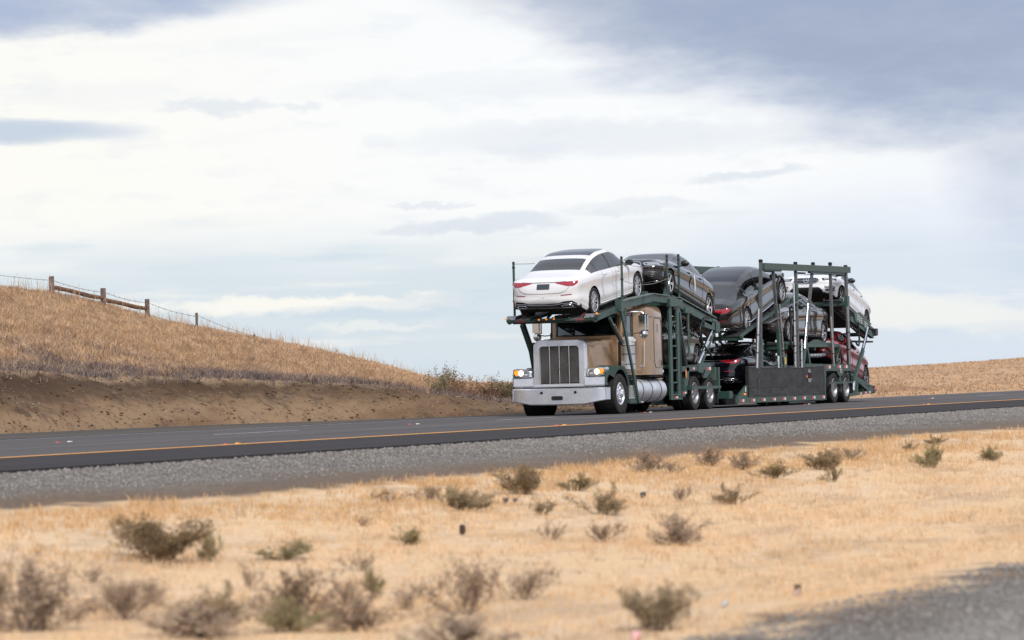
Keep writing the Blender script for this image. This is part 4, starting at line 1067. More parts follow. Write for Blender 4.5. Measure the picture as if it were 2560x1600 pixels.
def truck_wheel(kind):
    if ('t', kind) in WHEELS: return WHEELS['t', kind]
    steer = kind == 'steer'; Rr = .505 if steer else .452; w = .29 if steer else .25; rr = .29
    ty = MB()
    prof = [(rr, -w * .42), (rr + .02, -w * .5), (Rr * .82, -w * .56), (Rr * .95, -w * .52), (Rr - .004, -w * .44)]
    for u in (-.22, 0, .22): prof += [(Rr, w * (u - .08)), (Rr - .014, w * (u - .065)), (Rr - .014, w * (u - .04)), (Rr, w * (u - .025))]
    prof += [(Rr, w * .44), (Rr * .95, w * .52), (rr, w * .42)]
    ty.lathe_y(prof, 40)
    if not steer: ty.lathe_y([(a, b_ + .31) for a, b_ in prof], 32)
    tyre = ty.mesh('tyre', rubber, 35)
    rm = MB(); y0 = -w * .46
    if steer:
        rm.lathe_y([(rr, y0), (rr - .02, y0 - .012), (rr - .035, y0 + .01), (rr - .045, y0 + .03), (rr - .075, y0 + .02), (.17, y0 - .01), (.15, y0 + .0), (.10, y0 - .005)], 40)
        rm.lathe_y([(.0, y0 - .085), (.055, y0 - .085), (.075, y0 - .07), (.085, y0 - .01), (.11, y0)], 20)
    else:
        rm.lathe_y([(rr, y0), (rr - .015, y0 - .014), (rr - .03, y0 + .005), (rr - .045, y0 + .03), (rr - .05, y0 + .10), (rr - .06, y0 + .13), (.165, y0 + .15), (.09, y0 + .15)], 40)
        rm.lathe_y([(.0, y0 + .04), (.06, y0 + .045), (.08, y0 + .07), (.085, y0 + .15)], 20)
    rim = rm.mesh('rim', alu if steer else mat('cast_aluminium', (.40, .40, .43), .38, .8, var=.2, vscale=6), 35)
    hb = MB(); yb = y0 - .012 if steer else y0 + .135
    for i in range(10):
        a = math.tau * i / 10; hb.tube([(.135 * math.cos(a), yb + .03, .135 * math.sin(a)), (.135 * math.cos(a), yb - .04, .135 * math.sin(a))], .016, 6)
    nuts = hb.mesh('wheel_nuts', chrome)
    hh = MB()
    for i in range(10):
        a = math.tau * (i + .5) / 10; c = Vector((.205 * math.cos(a), y0 + (.006 if steer else .138), .205 * math.sin(a))); e = Vector((-math.sin(a), 0, math.cos(a))); rad = Vector((math.cos(a), 0, math.sin(a)))
        hh.add([c + e * .03 * math.cos(t_) + rad * .019 * math.sin(t_) + Vector((0, -.004, 0)) for t_ in np.linspace(0, math.tau, 9)[:-1]], [tuple(range(8))])
    holes = hh.mesh('hand_holes', dark)
    WHEELS['t', kind] = (tyre, rim, nuts, holes); return WHEELS['t', kind]


def put_wheel(kind, T, side, parent, r, face):
    ty, rm, nu, ho = truck_wheel(kind)
    dr = MB(); dr.lathe_y([(0, .03), (r * .5, .03), (r * .5, .2)], 16)
    w_ = obj('wheel', MESH.setdefault(('drum', kind), dr.mesh('brake_drum', dark)), parent, (T, side * (face - .14), r), (0, 0, 0 if side < 0 else math.pi))
    obj('tyre', ty, w_); obj('rim', rm, w_); nn_ = obj('wheel_nuts', nu, w_); tag(nn_, kind='stuff'); hh_ = obj('hand_holes', ho, w_); tag(hh_, kind='stuff')


MESH = {}


def B1(nm_, m_, par, p, q_, w, h): return MB().beam(p, q_, w, h).build(nm_, m_, par)


def BX_(nm_, m_, par, c, d, bev=0., rot=None): return MB().box(c, d, rot, bev).build(nm_, m_, par, 40 if bev else False)


def TB(nm_, m_, par, pts, r, n=10): return MB().tube(pts, r, n).build(nm_, m_, par, 50)


def tape(par, T0, z, y, L=.30, h=.055, dz=0.):
    """red and white reflective tape on a side face"""
    for a, m_ in ((0, redt), (.58, whitet)):
        a0, a1 = T0 + a * L, T0 + (a + (.58 if a == 0 else .42)) * L
        MB().add([(a0, y, z - h / 2), (a1, y, z + dz - h / 2), (a1, y, z + dz + h / 2), (a0, y, z + h / 2)], [(0, 1, 2, 3)]).build('reflective_tape', m_, par)


def track(par, p, q_, yc, w=.46, m_=None, bars=True):
    """a wheel runway: two edge rails with slats (or a punched plate) between"""
    m_ = m_ or greend; p, q_ = Vector((p[0], yc, p[1])), Vector((q_[0], yc, q_[1])); d = q_ - p; L = d.length
    rn = obj('runway', MB().beam(p + Vector((0, -w / 2, 0)), q_ + Vector((0, -w / 2, 0)), .04, .09).beam(p + Vector((0, w / 2, 0)), q_ + Vector((0, w / 2, 0)), .04, .09).mesh('runway', green), par)
    rn['kind'] = 'stuff' if False else None if False else 'part'
    del rn['kind']
    n = int(L / .22)
    sl_ = MESH.get(('slat', round(w, 2), m_.name))
    if sl_ is None: sl_ = MESH[('slat', round(w, 2), m_.name)] = MB().box((0, 0, 0), (.10, w - .05, .03)).mesh('slat', m_)
    for i in range(n):
        c = p + d * (i + .5) / n; obj('slat', sl_, rn, c, (0, -math.atan2(d.z, d.x), 0))
    return rn


# ================================================================== the tractor
tr = empty('car_hauler_truck', (X0, YC, 0)); tag(tr, 'beige long-nosed semi truck with a green car rack over its cab, headlights on', 'truck')
for s in (-1, 1):
    put_wheel('steer', 0, s, tr, .505, 1.22)
    for T in (5.98, 7.26): put_wheel('dual', T, s, tr, .452, 1.22)
# bumper
poly = [(-1.25, .37), (-1.25, .675), (-.62, .70), (.62, .70), (1.25, .675), (1.25, .37), (.78, .265), (-.78, .265)]
mb = MB(); prof = [(-1.25, 0.17), (-1.13, .06), (-.9, .015), (0, 0), (.9, .015), (1.13, .06), (1.25, .17)]
ny_ = 24
for i in range(ny_ + 1):
    y_ = -1.25 + 2.5 * i / ny_; xo = I(y_, [a for a, _ in prof], [b_ for _, b_ in prof]); zb_ = I(abs(y_), [0, .72, 1.25], [.262, .268, .37])
    for u in (0, .06, .5, .94, 1): mb.v.append((-1.30 + xo + (.025 if u in (0, 1) else 0), y_, zb_ + (.685 - zb_) * u))
for i in range(ny_):
    for j in range(4): mb.f.append((i * 5 + j, i * 5 + 5 + j, i * 5 + 6 + j, i * 5 + 1 + j))
bump = mb.build('bumper', brightb, tr, 35)
BX_('bumper_corner', brightb, tr, (-1.0, -1.24, .53), (.32, .02, .30)); BX_('bumper_corner', brightb, tr, (-1.0, 1.24, .53), (.32, .02, .30))
MB().box((-1.303, 0, .44), (.02, .30, .10), bev=.02).build('tow_hole', dark, bump, 40)
for s in (-.48, .42): MB().box((-1.300, s, .575), (.02, .07, .065), bev=.01).build('square_hole', dark, bump, 40)
for s, z_ in ((-.55, .575), (.49, .575), (.23, .42), (-.24, .42)): MB().box((-1.302, s, z_), (.02, .02, .02), bev=.006).build('bolt', chrome, bump, 40)
BX_('bumper_backing', dark, tr, (-1.02, 0, .50), (.3, 2.2, .30)); BX_('valance', alu, tr, (-1.10, 0, .735), (.08, 2.38, .05), .01)


def rrect(hw_, z0, z1, r_, n=6, rb=.03):
    """rounded hood outline (y, z), round shoulders"""
    P = [(-hw_, z0 + rb)]
    for i in range(n + 1):
        a = math.pi - math.pi / 2 * i / n; P.append((-hw_ + r_ + r_ * math.cos(a), z1 - r_ + r_ * math.sin(a)))
    for i in range(n + 1):
        a = math.pi / 2 - math.pi / 2 * i / n; P.append((hw_ - r_ + r_ * math.cos(a), z1 - r_ + r_ * math.sin(a)))
    P.append((hw_, z0 + rb)); return P


def loft(secs, nm_, m_, par, capf=True, sm_=40):
    mb = MB(); n = len(secs[0][1])
    for xx, P in secs: mb.v += [(xx, a, b_) for a, b_ in P]
    for i in range(len(secs) - 1):
        for j in range(n): mb.f.append((i * n + j, i * n + (j + 1) % n, (i + 1) * n + (j + 1) % n, (i + 1) * n + j))
    if capf: mb.f += [tuple(range(n)), tuple(range((len(secs) - 1) * n, len(secs) * n))[::-1]]
    return mb.build(nm_, m_, par, sm_)


loft([(-.98, rrect(.665, .95, 1.865, .16)), (-.2, rrect(.71, 1.0, 1.90, .15)), (.55, rrect(.76, 1.0, 1.925, .14)), (.93, rrect(.79, 1.0, 1.94, .14))], 'hood', beige, tr)
# grille surround: a bright frame, round upper corners, and the mesh set back inside it
so_ = rrect(.70, .74, 1.90, .20); si_ = rrect(.515, .80, 1.735, .09)
so_[0] = (-.70, .74); so_[-1] = (.70, .74); si_[0] = (-.515, .80); si_[-1] = (.515, .80)
mb = MB(); n = len(so_)
for xx, P in ((-.95, so_), (-1.06, so_), (-1.10, [(a * .965, (b_ - 1.3) * .975 + 1.3) for a, b_ in so_]), (-1.105, [(a * 1.03, (b_ - 1.27) * 1.015 + 1.27) for a, b_ in si_]), (-1.06, si_)): mb.v += [(xx, a, b_) for a, b_ in P]
for i in range(4):
    for j in range(n): mb.f.append((i * n + j, i * n + (j + 1) % n, (i + 1) * n + (j + 1) % n, (i + 1) * n + j))
mb.build('grille_surround', alu, tr, 35)
gmm = mat('grille_wire_mesh', (.085, .078, .07), .5, .6)
mn = gmm.node_tree; q_ = G(mn); tcx = q_.n('ShaderNodeTexCoord').outputs['Object']; X_, Y_, Z_ = q_.sep(tcx)
ck = q_.m('MULTIPLY', q_.m('SINE', q_.m('MULTIPLY', Y_, 180.)), q_.m('SINE', q_.m('MULTIPLY', Z_, 180.)))
q_.put(mn.nodes['Principled BSDF'].inputs['Base Color'], q_.mix(q_.ss(ck, -.2, .3), (.012, .012, .012), q_.mix(q_.ss(q_.noise(tcx, 2.2, 4, .6), .4, .65), (.20, .19, .185), (.13, .115, .095))))
MB().prism_x(rrect(.52, .79, 1.74, .09), -1.06, -1.02).build('grille_mesh', gmm, tr)
for s in (-.26, 0, .26): TB('grille_bar', chrome, tr, [(-1.085, s, .80), (-1.085, s, 1.735)], .014, 8)
for s in (-1, 1):
    # fenders: outer skin with wheel arch, rolling down to the bumper
    mb = MB(); n = 20
    arc = [(-1.12, .74), (-1.12, 1.0), (-1.06, 1.10)] + [(.66 * math.cos(a) + .0, .56 + .66 * math.sin(a)) for a in np.linspace(2.25, .12, n)] + [(.66, .52), (.67, .28)]
    inn = [(-1.02, .74), (-.98, .90), (-.85, 1.0)] + [(.585 * math.cos(a) + .0, .54 + .585 * math.sin(a)) for a in np.linspace(2.45, .0, n)] + [(.60, .50), (.61, .28)]
    k_ = len(arc)
    for P, y_ in ((inn, 1.23), (arc, 1.245), ([(a * .985 - .0, b_ + .0) for a, b_ in arc], 1.20), ([(a * .93, b_ - .0 + .02 * (b_ > 1)) for a, b_ in arc], .70)): mb.v += [(a, s * y_, b_) for a, b_ in P]
    for i in range(3):
        for j in range(k_ - 1): mb.f.append((i * k_ + j, i * k_ + j + 1, (i + 1) * k_ + j + 1, (i + 1) * k_ + j))
    mb.build('fender', green, tr, 50)
    mb = MB(); mb.lathe_y([(.60, -.26), (.60, .26)], 30, (0, s * .95, .52)); mb.build('wheel_housing', dark, tr)
    # front panel under the headlamp
    mb = MB(); mb.prism([(-1.17, .75), (-1.15, .93), (-1.00, .99), (-.95, .75)], s * .69, s * 1.215); mb.build('fender_front_panel', alu, tr)
    BX_('inner_fender', dark, tr, (-.55, s * .78, .80), (.9, .15, .4))
    # headlamp pod
    hp = MB()
    P = [(s * .72, .975), (s * .74, 1.10), (s * .80, 1.165), (s * 1.12, 1.205), (s * 1.235, 1.185), (s * 1.25, 1.08), (s * 1.20, 1.00), (s * .98, .955)]
    secs = []
    for xx, f in ((-.62, .72), (-.85, .95), (-1.07, 1.), (-1.12, .96), (-1.13, .90)): secs.append((xx, [(s * .985 + (a - s * .985) * f, 1.08 + (b_ - 1.08) * f) for a, b_ in P]))
    pod = loft(secs, 'headlight', chrome, tr)
    P2 = [(s * .80, 1.0), (s * .80, 1.10), (s * .85, 1.14), (s * 1.10, 1.165), (s * 1.185, 1.15), (s * 1.20, 1.08), (s * 1.16, 1.02), (s * .98, .985)]
    MB().prism_x(P2, -1.145, -1.12).build('lamp_lens', lens, pod)
    MB().prism_x([(s * 1.09, 1.02), (s * 1.09, 1.16), (s * 1.185, 1.145), (s * 1.20, 1.08), (s * 1.16, 1.025)], -1.152, -1.14).build('turn_signal', amber, pod)
    MB().tube([(-1.13, s * 1.015, 1.08), (-1.158, s * 1.015, 1.08)], [.075, .068], 16).build('lit_lamp', lamp, pod, 40)
    MB().tube([(-1.13, s * .875, 1.065), (-1.155, s * .875, 1.065), (-1.150, s * .875, 1.065)], [.055, .05, .02], 16).build('lamp_reflector', chrome, pod, 40)
    MB().prism([(-1.0, 1.14), (-.62, 1.12), (-.72, 1.22), (-.95, 1.20)], s * 1.245, s * 1.25).build('side_turn_signal', amber, pod) if False else None
# cab
cabP = lambda hw_, z1, r_=.16: rrect(hw_, .98, z1, r_, rb=0)
loft([(.86, cabP(.85, 1.99, .06)), (.95, cabP(.92, 2.0, .06))], 'cowl', beige, tr)
loft([(.95, cabP(.93, 2.05, .1)), (1.02, cabP(.95, 2.44, .12)), (1.10, cabP(.97, 2.56, .14)), (1.64, cabP(1.0, 2.62, .14))], 'cab', beige, tr)
mb = MB(); mb.add([(.925, -.79, 2.0), (.925, .79, 2.0), (1.0, .77, 2.44), (1.0, -.77, 2.44)], [(0, 1, 2, 3)]); mb.build('windscreen', wglass, tr)
mb = MB()
for a, b_ in (((.92, -.81, 1.985), (.92, .81, 1.985)), ((.92, -.81, 1.985), (.998, -.79, 2.46)), ((.92, .81, 1.985), (.998, .79, 2.46)), ((.998, -.79, 2.46), (.998, .79, 2.46))): mb.beam(a, b_, .03, .03)
mb.build('windscreen_seal', black, tr)
for (a, b_) in (((.90, .10, 2.0), (.915, .62, 2.035)), ((.90, -.78, 2.0), (.915, -.20, 2.04))):
    mb = MB(); mb.beam(a, b_, .012, .02); mb.tube([(.89, a[1] if a[1] > 0 else a[1] + .06, 1.965), a], .016, 6); mb.build('wiper', black, tr)
# sun visor, and pale triangles on the screen that paint far-window light
BX_('sun_visor', black, tr, (.985, 0, 2.50), (.10, 1.7, .10))
mb = MB(); mb.add([(.915, .765, 2.03), (.915, .38, 2.03), (.93, .765, 2.26)], [(0, 1, 2)]); mb.build('painted_glimpse', mat('painted_window_light', (.30, .37, .42), .2), tr)
mb = MB(); mb.add([(.915, .30, 2.03), (.915, .02, 2.03), (.922, .30, 2.16)], [(0, 1, 2)]); mb.build('painted_glimpse', MATS['painted_window_light'], tr)
for s in (-1, 1):
    y_ = s * 1.006
    MB().prism([(1.06, 1.965), (1.10, 2.46), (1.20, 2.50), (1.50, 2.50), (1.50, 1.965)], y_ - s * .02, y_).build('door_window', glassl, tr)
    mb = MB(); Pw = [(1.06, 1.965), (1.10, 2.46), (1.20, 2.50), (1.50, 2.50), (1.50, 1.965)]
    for a, b_ in zip(Pw, Pw[1:] + Pw[:1]): mb.beam((a[0], y_, a[1]), (b_[0], y_, b_[1]), .02, .03)
    mb.build('window_seal', black, tr)
    mb = MB()
    for a, b_ in (((.99, 1.0), (.99, 2.1)), ((1.60, 1.0), (1.60, 2.54)), ((.99, 1.04), (1.60, 1.04))): mb.beam((a[0], s * 1.0, a[1]), (b_[0], s * 1.0, b_[1]), .014, .010)
    mb.build('door_seam', black, tr)
    BX_('door_handle', chrome, tr, (1.50, s * 1.015, 1.50), (.05, .03, .18), .01)
# sleeper
sl_P = lambda hw_, z1, r_: rrect(hw_, .97, z1, r_, rb=0)
loft([(1.645, sl_P(.99, 2.62, .18)), (1.80, sl_P(1.03, 2.76, .22)), (2.08, sl_P(1.17, 2.80, .26)), (2.22, sl_P(1.215, 2.81, .26)), (3.28, sl_P(1.22, 2.79, .26)), (3.38, sl_P(1.20, 2.72, .26)), (3.42, sl_P(1.15, 2.62, .26))], 'sleeper', beige, tr)
for s in (-1, 1):
    mb = MB(); C_ = [(2.78, 1.16), (2.70, 1.28), (2.68, 1.6), (2.68, 2.28), (2.72, 2.40), (2.80, 2.44), (3.22, 2.42), (3.30, 2.3), (3.31, 1.3), (3.24, 1.17), (3.10, 1.14)]
    for a, b_ in zip(C_, C_[1:] + C_[:1]): mb.beam((a[0], s * 1.221, a[1]), (b_[0], s * 1.221, b_[1]), .012, .012)
    mb.build('hatch_seam', mat('brown_gap', (.06, .04, .03), .6), tr)
    BX_('marker_lamp', chrome, tr, (3.00, s * 1.235, 2.17), (.05, .03, .22), .012)
    BX_('hatch_latch', chrome, tr, (3.16, s * 1.23, 1.28), (.07, .03, .18), .012); BX_('latch_recess', dark, tr, (3.16, s * 1.247, 1.27), (.035, .006, .13))
    mb = MB(); mb.beam((1.66, s * 1.0, 1.0), (1.66, s * 1.0, 2.6), .02, .014); mb.build('sleeper_seam', black, tr)
    mb = MB(); mb.beam((2.2, s * 1.222, 2.47), (3.4, s * 1.222, 2.45), .006, .01); mb.build('roof_seam', MATS['brown_gap'], tr)
    TB('grab_rail', chrome, tr, [(1.68, s * 1.15, 1.20), (1.84, s * 1.22, 1.18), (1.88, s * 1.22, 1.3), (1.90, s * 1.22, 1.85)], .016, 6)
    # mirror
    mr = MB(); mr.tube([(1.22, s * 1.42, 2.50), (1.22, s * 1.42, 2.10)], .001, 4)
    mr = MB(); mr.box((1.22, s * 1.45, 2.30), (.16, .24, .47), bev=.05); mo = mr.build('mirror', chrome, tr, 40)
    MB().box((1.302, s * 1.45, 2.30), (.01, .20, .42)).build('mirror_glass', glass, mo)
    mm_ = MB(); mm_.lathe_y([(.001, -.02)] , 3) if False else None
    mm_ = MB(); mm_.tube([(1.12, s * 1.45, 2.01), (1.15, s * 1.45, 2.01), (1.22, s * 1.45, 2.01), (1.24, s * 1.45, 2.01)], [.04, .085, .115, .11], 14); mm_.build('spot_mirror', chrome, mo, 50)
    MB().tube([(1.05, s * .98, 2.56), (1.15, s * 1.15, 2.59), (1.22, s * 1.40, 2.58), (1.22, s * 1.47, 2.53), (1.22, s * 1.47, 2.04)], .016, 6).build('mirror_bracket', chrome, mo, 50)
    MB().tube([(1.02, s * .98, 2.04), (1.12, s * 1.2, 2.03), (1.22, s * 1.45, 2.06)], .016, 6).build('mirror_bracket', black, mo, 50)
# air cleaners
for s in (-1, 1):
    ac = MB(); ac.tube([(1.10, s * 1.07, 1.10), (1.10, s * 1.07, 1.12), (1.10, s * 1.07, 1.72), (1.10, s * 1.07, 1.735), (1.10, s * 1.07, 1.75), (1.10, s * 1.07, 1.90), (1.10, s * 1.07, 1.95)], [.15, .175, .175, .18, .16, .165, .12], 22)
    aco = ac.build('air_cleaner', alu, tr, 40)
    for z_ in (1.24, 1.5, 1.72): MB().tube([(1.10, s * 1.07, z_), (1.10, s * 1.07, z_ + .02)], .181, 22).build('clamp_band', steel, aco, 40)
    MB().box((1.08, s * 1.07, 1.86), (.2, .36, .06)).build('intake_louvres', whitet, aco)
    BX_('air_cleaner_bracket', chrome, tr, (.86, s * 1.02, 1.25), (.08, .10, .17))
BX_('firewall_gap', dark, tr, (.93, 0, 1.40), (.10, 1.85, .85))
BX_('cab_floor', dark, tr, (2.1, 0, .93), (2.7, 2.0, .09)); BX_('sleeper_floor', dark, tr, (2.85, 0, .945), (1.1, 2.4, .05))
# tanks, step boxes, frame
for s in (-1, 1):
    tk = MB(); tk.tube([(1.30, s * .92, .57), (1.33, s * .92, .57), (3.60, s * .92, .57), (3.63, s * .92, .57)], [.27, .305, .305, .27], 28); tko = tk.build('fuel_tank', alu, tr, 35)
    for T in (1.75, 2.45, 3.15): MB().tube([(T, s * .92, .57), (T + .045, s * .92, .57)], .312, 28).build('tank_strap', steel, tko, 35)
    MB().prism([(1.28, .30), (1.28, .86), (1.33, .86), (1.33, .30)], s * .62, s * 1.2).build('tank_end', black, tko)
    BX_('tank_step', alu, tr, (1.45, s * 1.17, .275), (.55, .14, .035), .01)
    BX_('step_box', steel, tr, (.86, s * 1.02, .54), (.60, .42, .36), .02)
    for i in range(7): BX_('louvre', whitet, tr, (.86, s * 1.235, .39 + i * .05), (.50, .012, .022))
    B1('step_support', green, tr, (.60, s * 1.18, .30), (1.28, s * 1.18, .30), .10, .12)
    B1('frame_rail', dark, tr, (-1.0, s * .43, .72), (7.7, s * .43, .72), .09, .27)
for T in (0, 5.98, 7.26): TB('axle', dark, tr, [(T, -.95, .48), (T, .95, .48)], .09)
for T in (5.98, 7.26): MB().tube([(T - .25, 0, .5), (T - .1, 0, .5), (T + .15, 0, .5), (T + .25, 0, .5)], [.08, .22, .22, .08], 12).build('differential', dark, tr, 40)
BX_('engine_sump', dark, tr, (-.1, .1, .48), (.9, .5, .38), .05); BX_('radiator_block', dark, tr, (-.9, 0, .9), (.15, 1.1, .5))
BX_('transmission', dark, tr, (1.8, 0, .62), (2.4, .6, .35), .05); BX_('rear_chassis_pan', dark, tr, (5.9, 0, .95), (4.2, 1.7, .12))
BX_('battery_box', dark, tr, (4.35, 0, .60), (1.2, 2.0, .35))
# exhaust / hydraulic tank behind the cab
TB('air_tank', alud, tr, [(4.6, -.75, .55), (5.2, -.75, .55)], .14, 16); TB('air_tank', alud, tr, [(.05, -.78, .78), (.55, -.78, .78)], .12, 12) if False else None
# --- rack over the cab
for s in (-1, 1):
    y_ = s * 1.17
    track(tr, (-1.72, 2.40), (2.95, 3.00), s * .80, .56, alud)
    B1('deck_side_beam', green, tr, (-1.6, s * 1.13, 2.37), (.25, s * 1.13, 2.66), .06, .12)
    B1('deck_side_beam', green, tr, (.15, y_, 2.74), (2.62, y_, 2.96), .12, .20); B1('deck_side_beam', green, tr, (2.62, y_, 2.965), (4.55, y_, 2.90), .12, .19)
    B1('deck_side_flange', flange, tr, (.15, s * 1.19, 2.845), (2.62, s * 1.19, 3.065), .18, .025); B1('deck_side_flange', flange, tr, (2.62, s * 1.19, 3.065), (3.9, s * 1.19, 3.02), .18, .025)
    BX_('deck_bracket', green, tr, (.22, s * 1.18, 2.74), (.28, .16, .30), .01)
    if s < 0: B1('front_leg', green, tr, (-.06, s * 1.31, 2.62), (1.12, s * 1.31, .28), .05, .10); B1('knee_brace', green, tr, (.40, s * 1.2, 2.30), (.66, s * 1.2, 2.78), .04, .07)
    B1('front_strut', green, tr, (-.50, s * 1.15, 2.42), (.40, s * 1.15, 1.76), .06, .08) if s < 0 else None
    if s > 0: B1('front_strut', green, tr, (-.74, s * 1.1, 2.33), (-.16, s * 1.1, 1.68), .10, .15); B1('front_strut', green, tr, (-.18, s * 1.1, 1.72), (.08, s * 1.1, 1.10), .10, .13); BX_('strut_catch', greend, tr, (.10, s * 1.1, 1.58), (.10, .08, .12)); BX_('strut_catch', greend, tr, (.08, s * 1.1, 1.80), (.09, .08, .12))
    else: TB('strut_cylinder', chrome, tr, [(-.35, s * 1.22, 2.26), (.30, s * 1.22, 1.80)], .025, 8)
    BX_('leg_foot', green, tr, (.92, s * 1.24, .31), (.8, .12, .09))
    for T, z0, z1 in ((-1.0, 2.50, 3.90), (.38, 2.80, 3.98), (3.93, 3.0, 4.10), (4.88, 2.92, 4.14)):
        if T < 0 and s < 0 or s > 0 and T > 0: continue
        TB('guard_post', green, tr, [(T, s * 1.2, z0), (T, s * 1.2, z1 - .07)], .032, 8); TB('post_cap', black, tr, [(T, s * 1.2, z1 - .07), (T, s * 1.2, z1)], .034, 8)
        for z_ in (z1 - .15, z1 - .58, z1 - 1.0):
            if z_ > z0 + .1: TB('post_collar', black, tr, [(T, s * 1.2, z_ - .02), (T, s * 1.2, z_ + .02)], .042, 8)
    for z_, sag in () if s > 0 else ((3.95, .13), (3.50, .14), (3.10, .16)):
        TB('guard_cable', cable, tr, [(.38 + 3.55 * t_, s * 1.2, z_ - .12 + .10 * t_ - 4 * sag * t_ * (1 - t_)) for t_ in np.linspace(0, 1, 13)], .007, 4)
    TB('guard_cable', cable, tr, [(-1.0, 1.2, 3.84), (-.2, 1.17, 3.86), (.4, 1.16, 3.88)], .007, 4) if s > 0 else None
# punched front end of the deck and cross bars
TB('front_cross_bar', green, tr, [(-1.60, -1.16, 2.40), (-1.60, 1.16, 2.40)], .035, 8)
B1('front_cross_beam', green, tr, (-1.35, -1.1, 2.37), (-1.35, 1.1, 2.37), .09, .11); B1('deck_cross_beam', green, tr, (.25, -1.1, 2.62), (.25, 1.1, 2.62), .10, .12); B1('deck_cross_beam', green, tr, (2.6, -1.1, 2.92), (2.6, 1.1, 2.92), .10, .12); B1('deck_cross_beam', green, tr, (4.2, -1.15, 2.86), (4.2, 1.15, 2.86), .14, .16)
B1('deck_diagonal', green, tr, (-1.45, .2, 2.38), (.2, .62, 2.64), .05, .05)
for s in (-1, 1):
    TB('ratchet_wrap', mat('dirty_red_strap', (.14, .035, .04), .7), tr, [(-1.66, s * .92, 2.37), (-1.66, s * .66, 2.37)], .036, 8); TB('ratchet_bar', green, tr, [(-1.66, s * 1.15, 2.37), (-1.66, s * .40, 2.37)], .032, 8)
    MB().prism([(-1.72, 2.42), (-1.62, 2.52), (-1.15, 2.53), (-1.2, 2.46)], s * .92, s * 1.16).build('deck_end_plate', alud, tr)
    BX_('winch', steel, tr, (-1.50, s * 1.18, 2.42), (.12, .08, .14), .02)
    B1('tie_strap', MATS['dirty_red_strap'], tr, (-1.62, s * .78, 2.42), (-1.1, s * .78, 2.62), .05, .006)
for y_, z_ in ((.30, 2.405), (.10, 2.41), (-.10, 2.415)): MB().tube([(-1.66, y_, z_), (-1.69, y_, z_)], [.022, .018], 8).build('amber_marker', amber, tr)
for y_, z_, T in ((-1.2, 2.52, -1.55), (1.2, 2.45, -1.66)): MB().tube([(T, y_, z_), (T - .035, y_, z_)], [.025, .02], 8).build('amber_marker', amber, tr)
# raised wheel stop plates and gear in the middle of the deck
for s in (-1, 1):
    MB().prism([(2.55, 3.06), (2.62, 3.14), (3.55, 3.15), (3.7, 3.05)], s * .5, s * .78).build('wheel_chock_plate', green, tr)
    MB().prism([(3.95, 3.0), (4.05, 3.22), (4.5, 3.0)], s * 1.06, s * 1.10).build('deck_gusset', green, tr)
    BX_('chock', steel, tr, (4.62, s * .95, 3.12), (.18, .12, .3), .02)
    B1('deck_end_rail', green, tr, (3.9, s * .3, 3.0), (4.6, s * .3, 2.97), .08, .08)
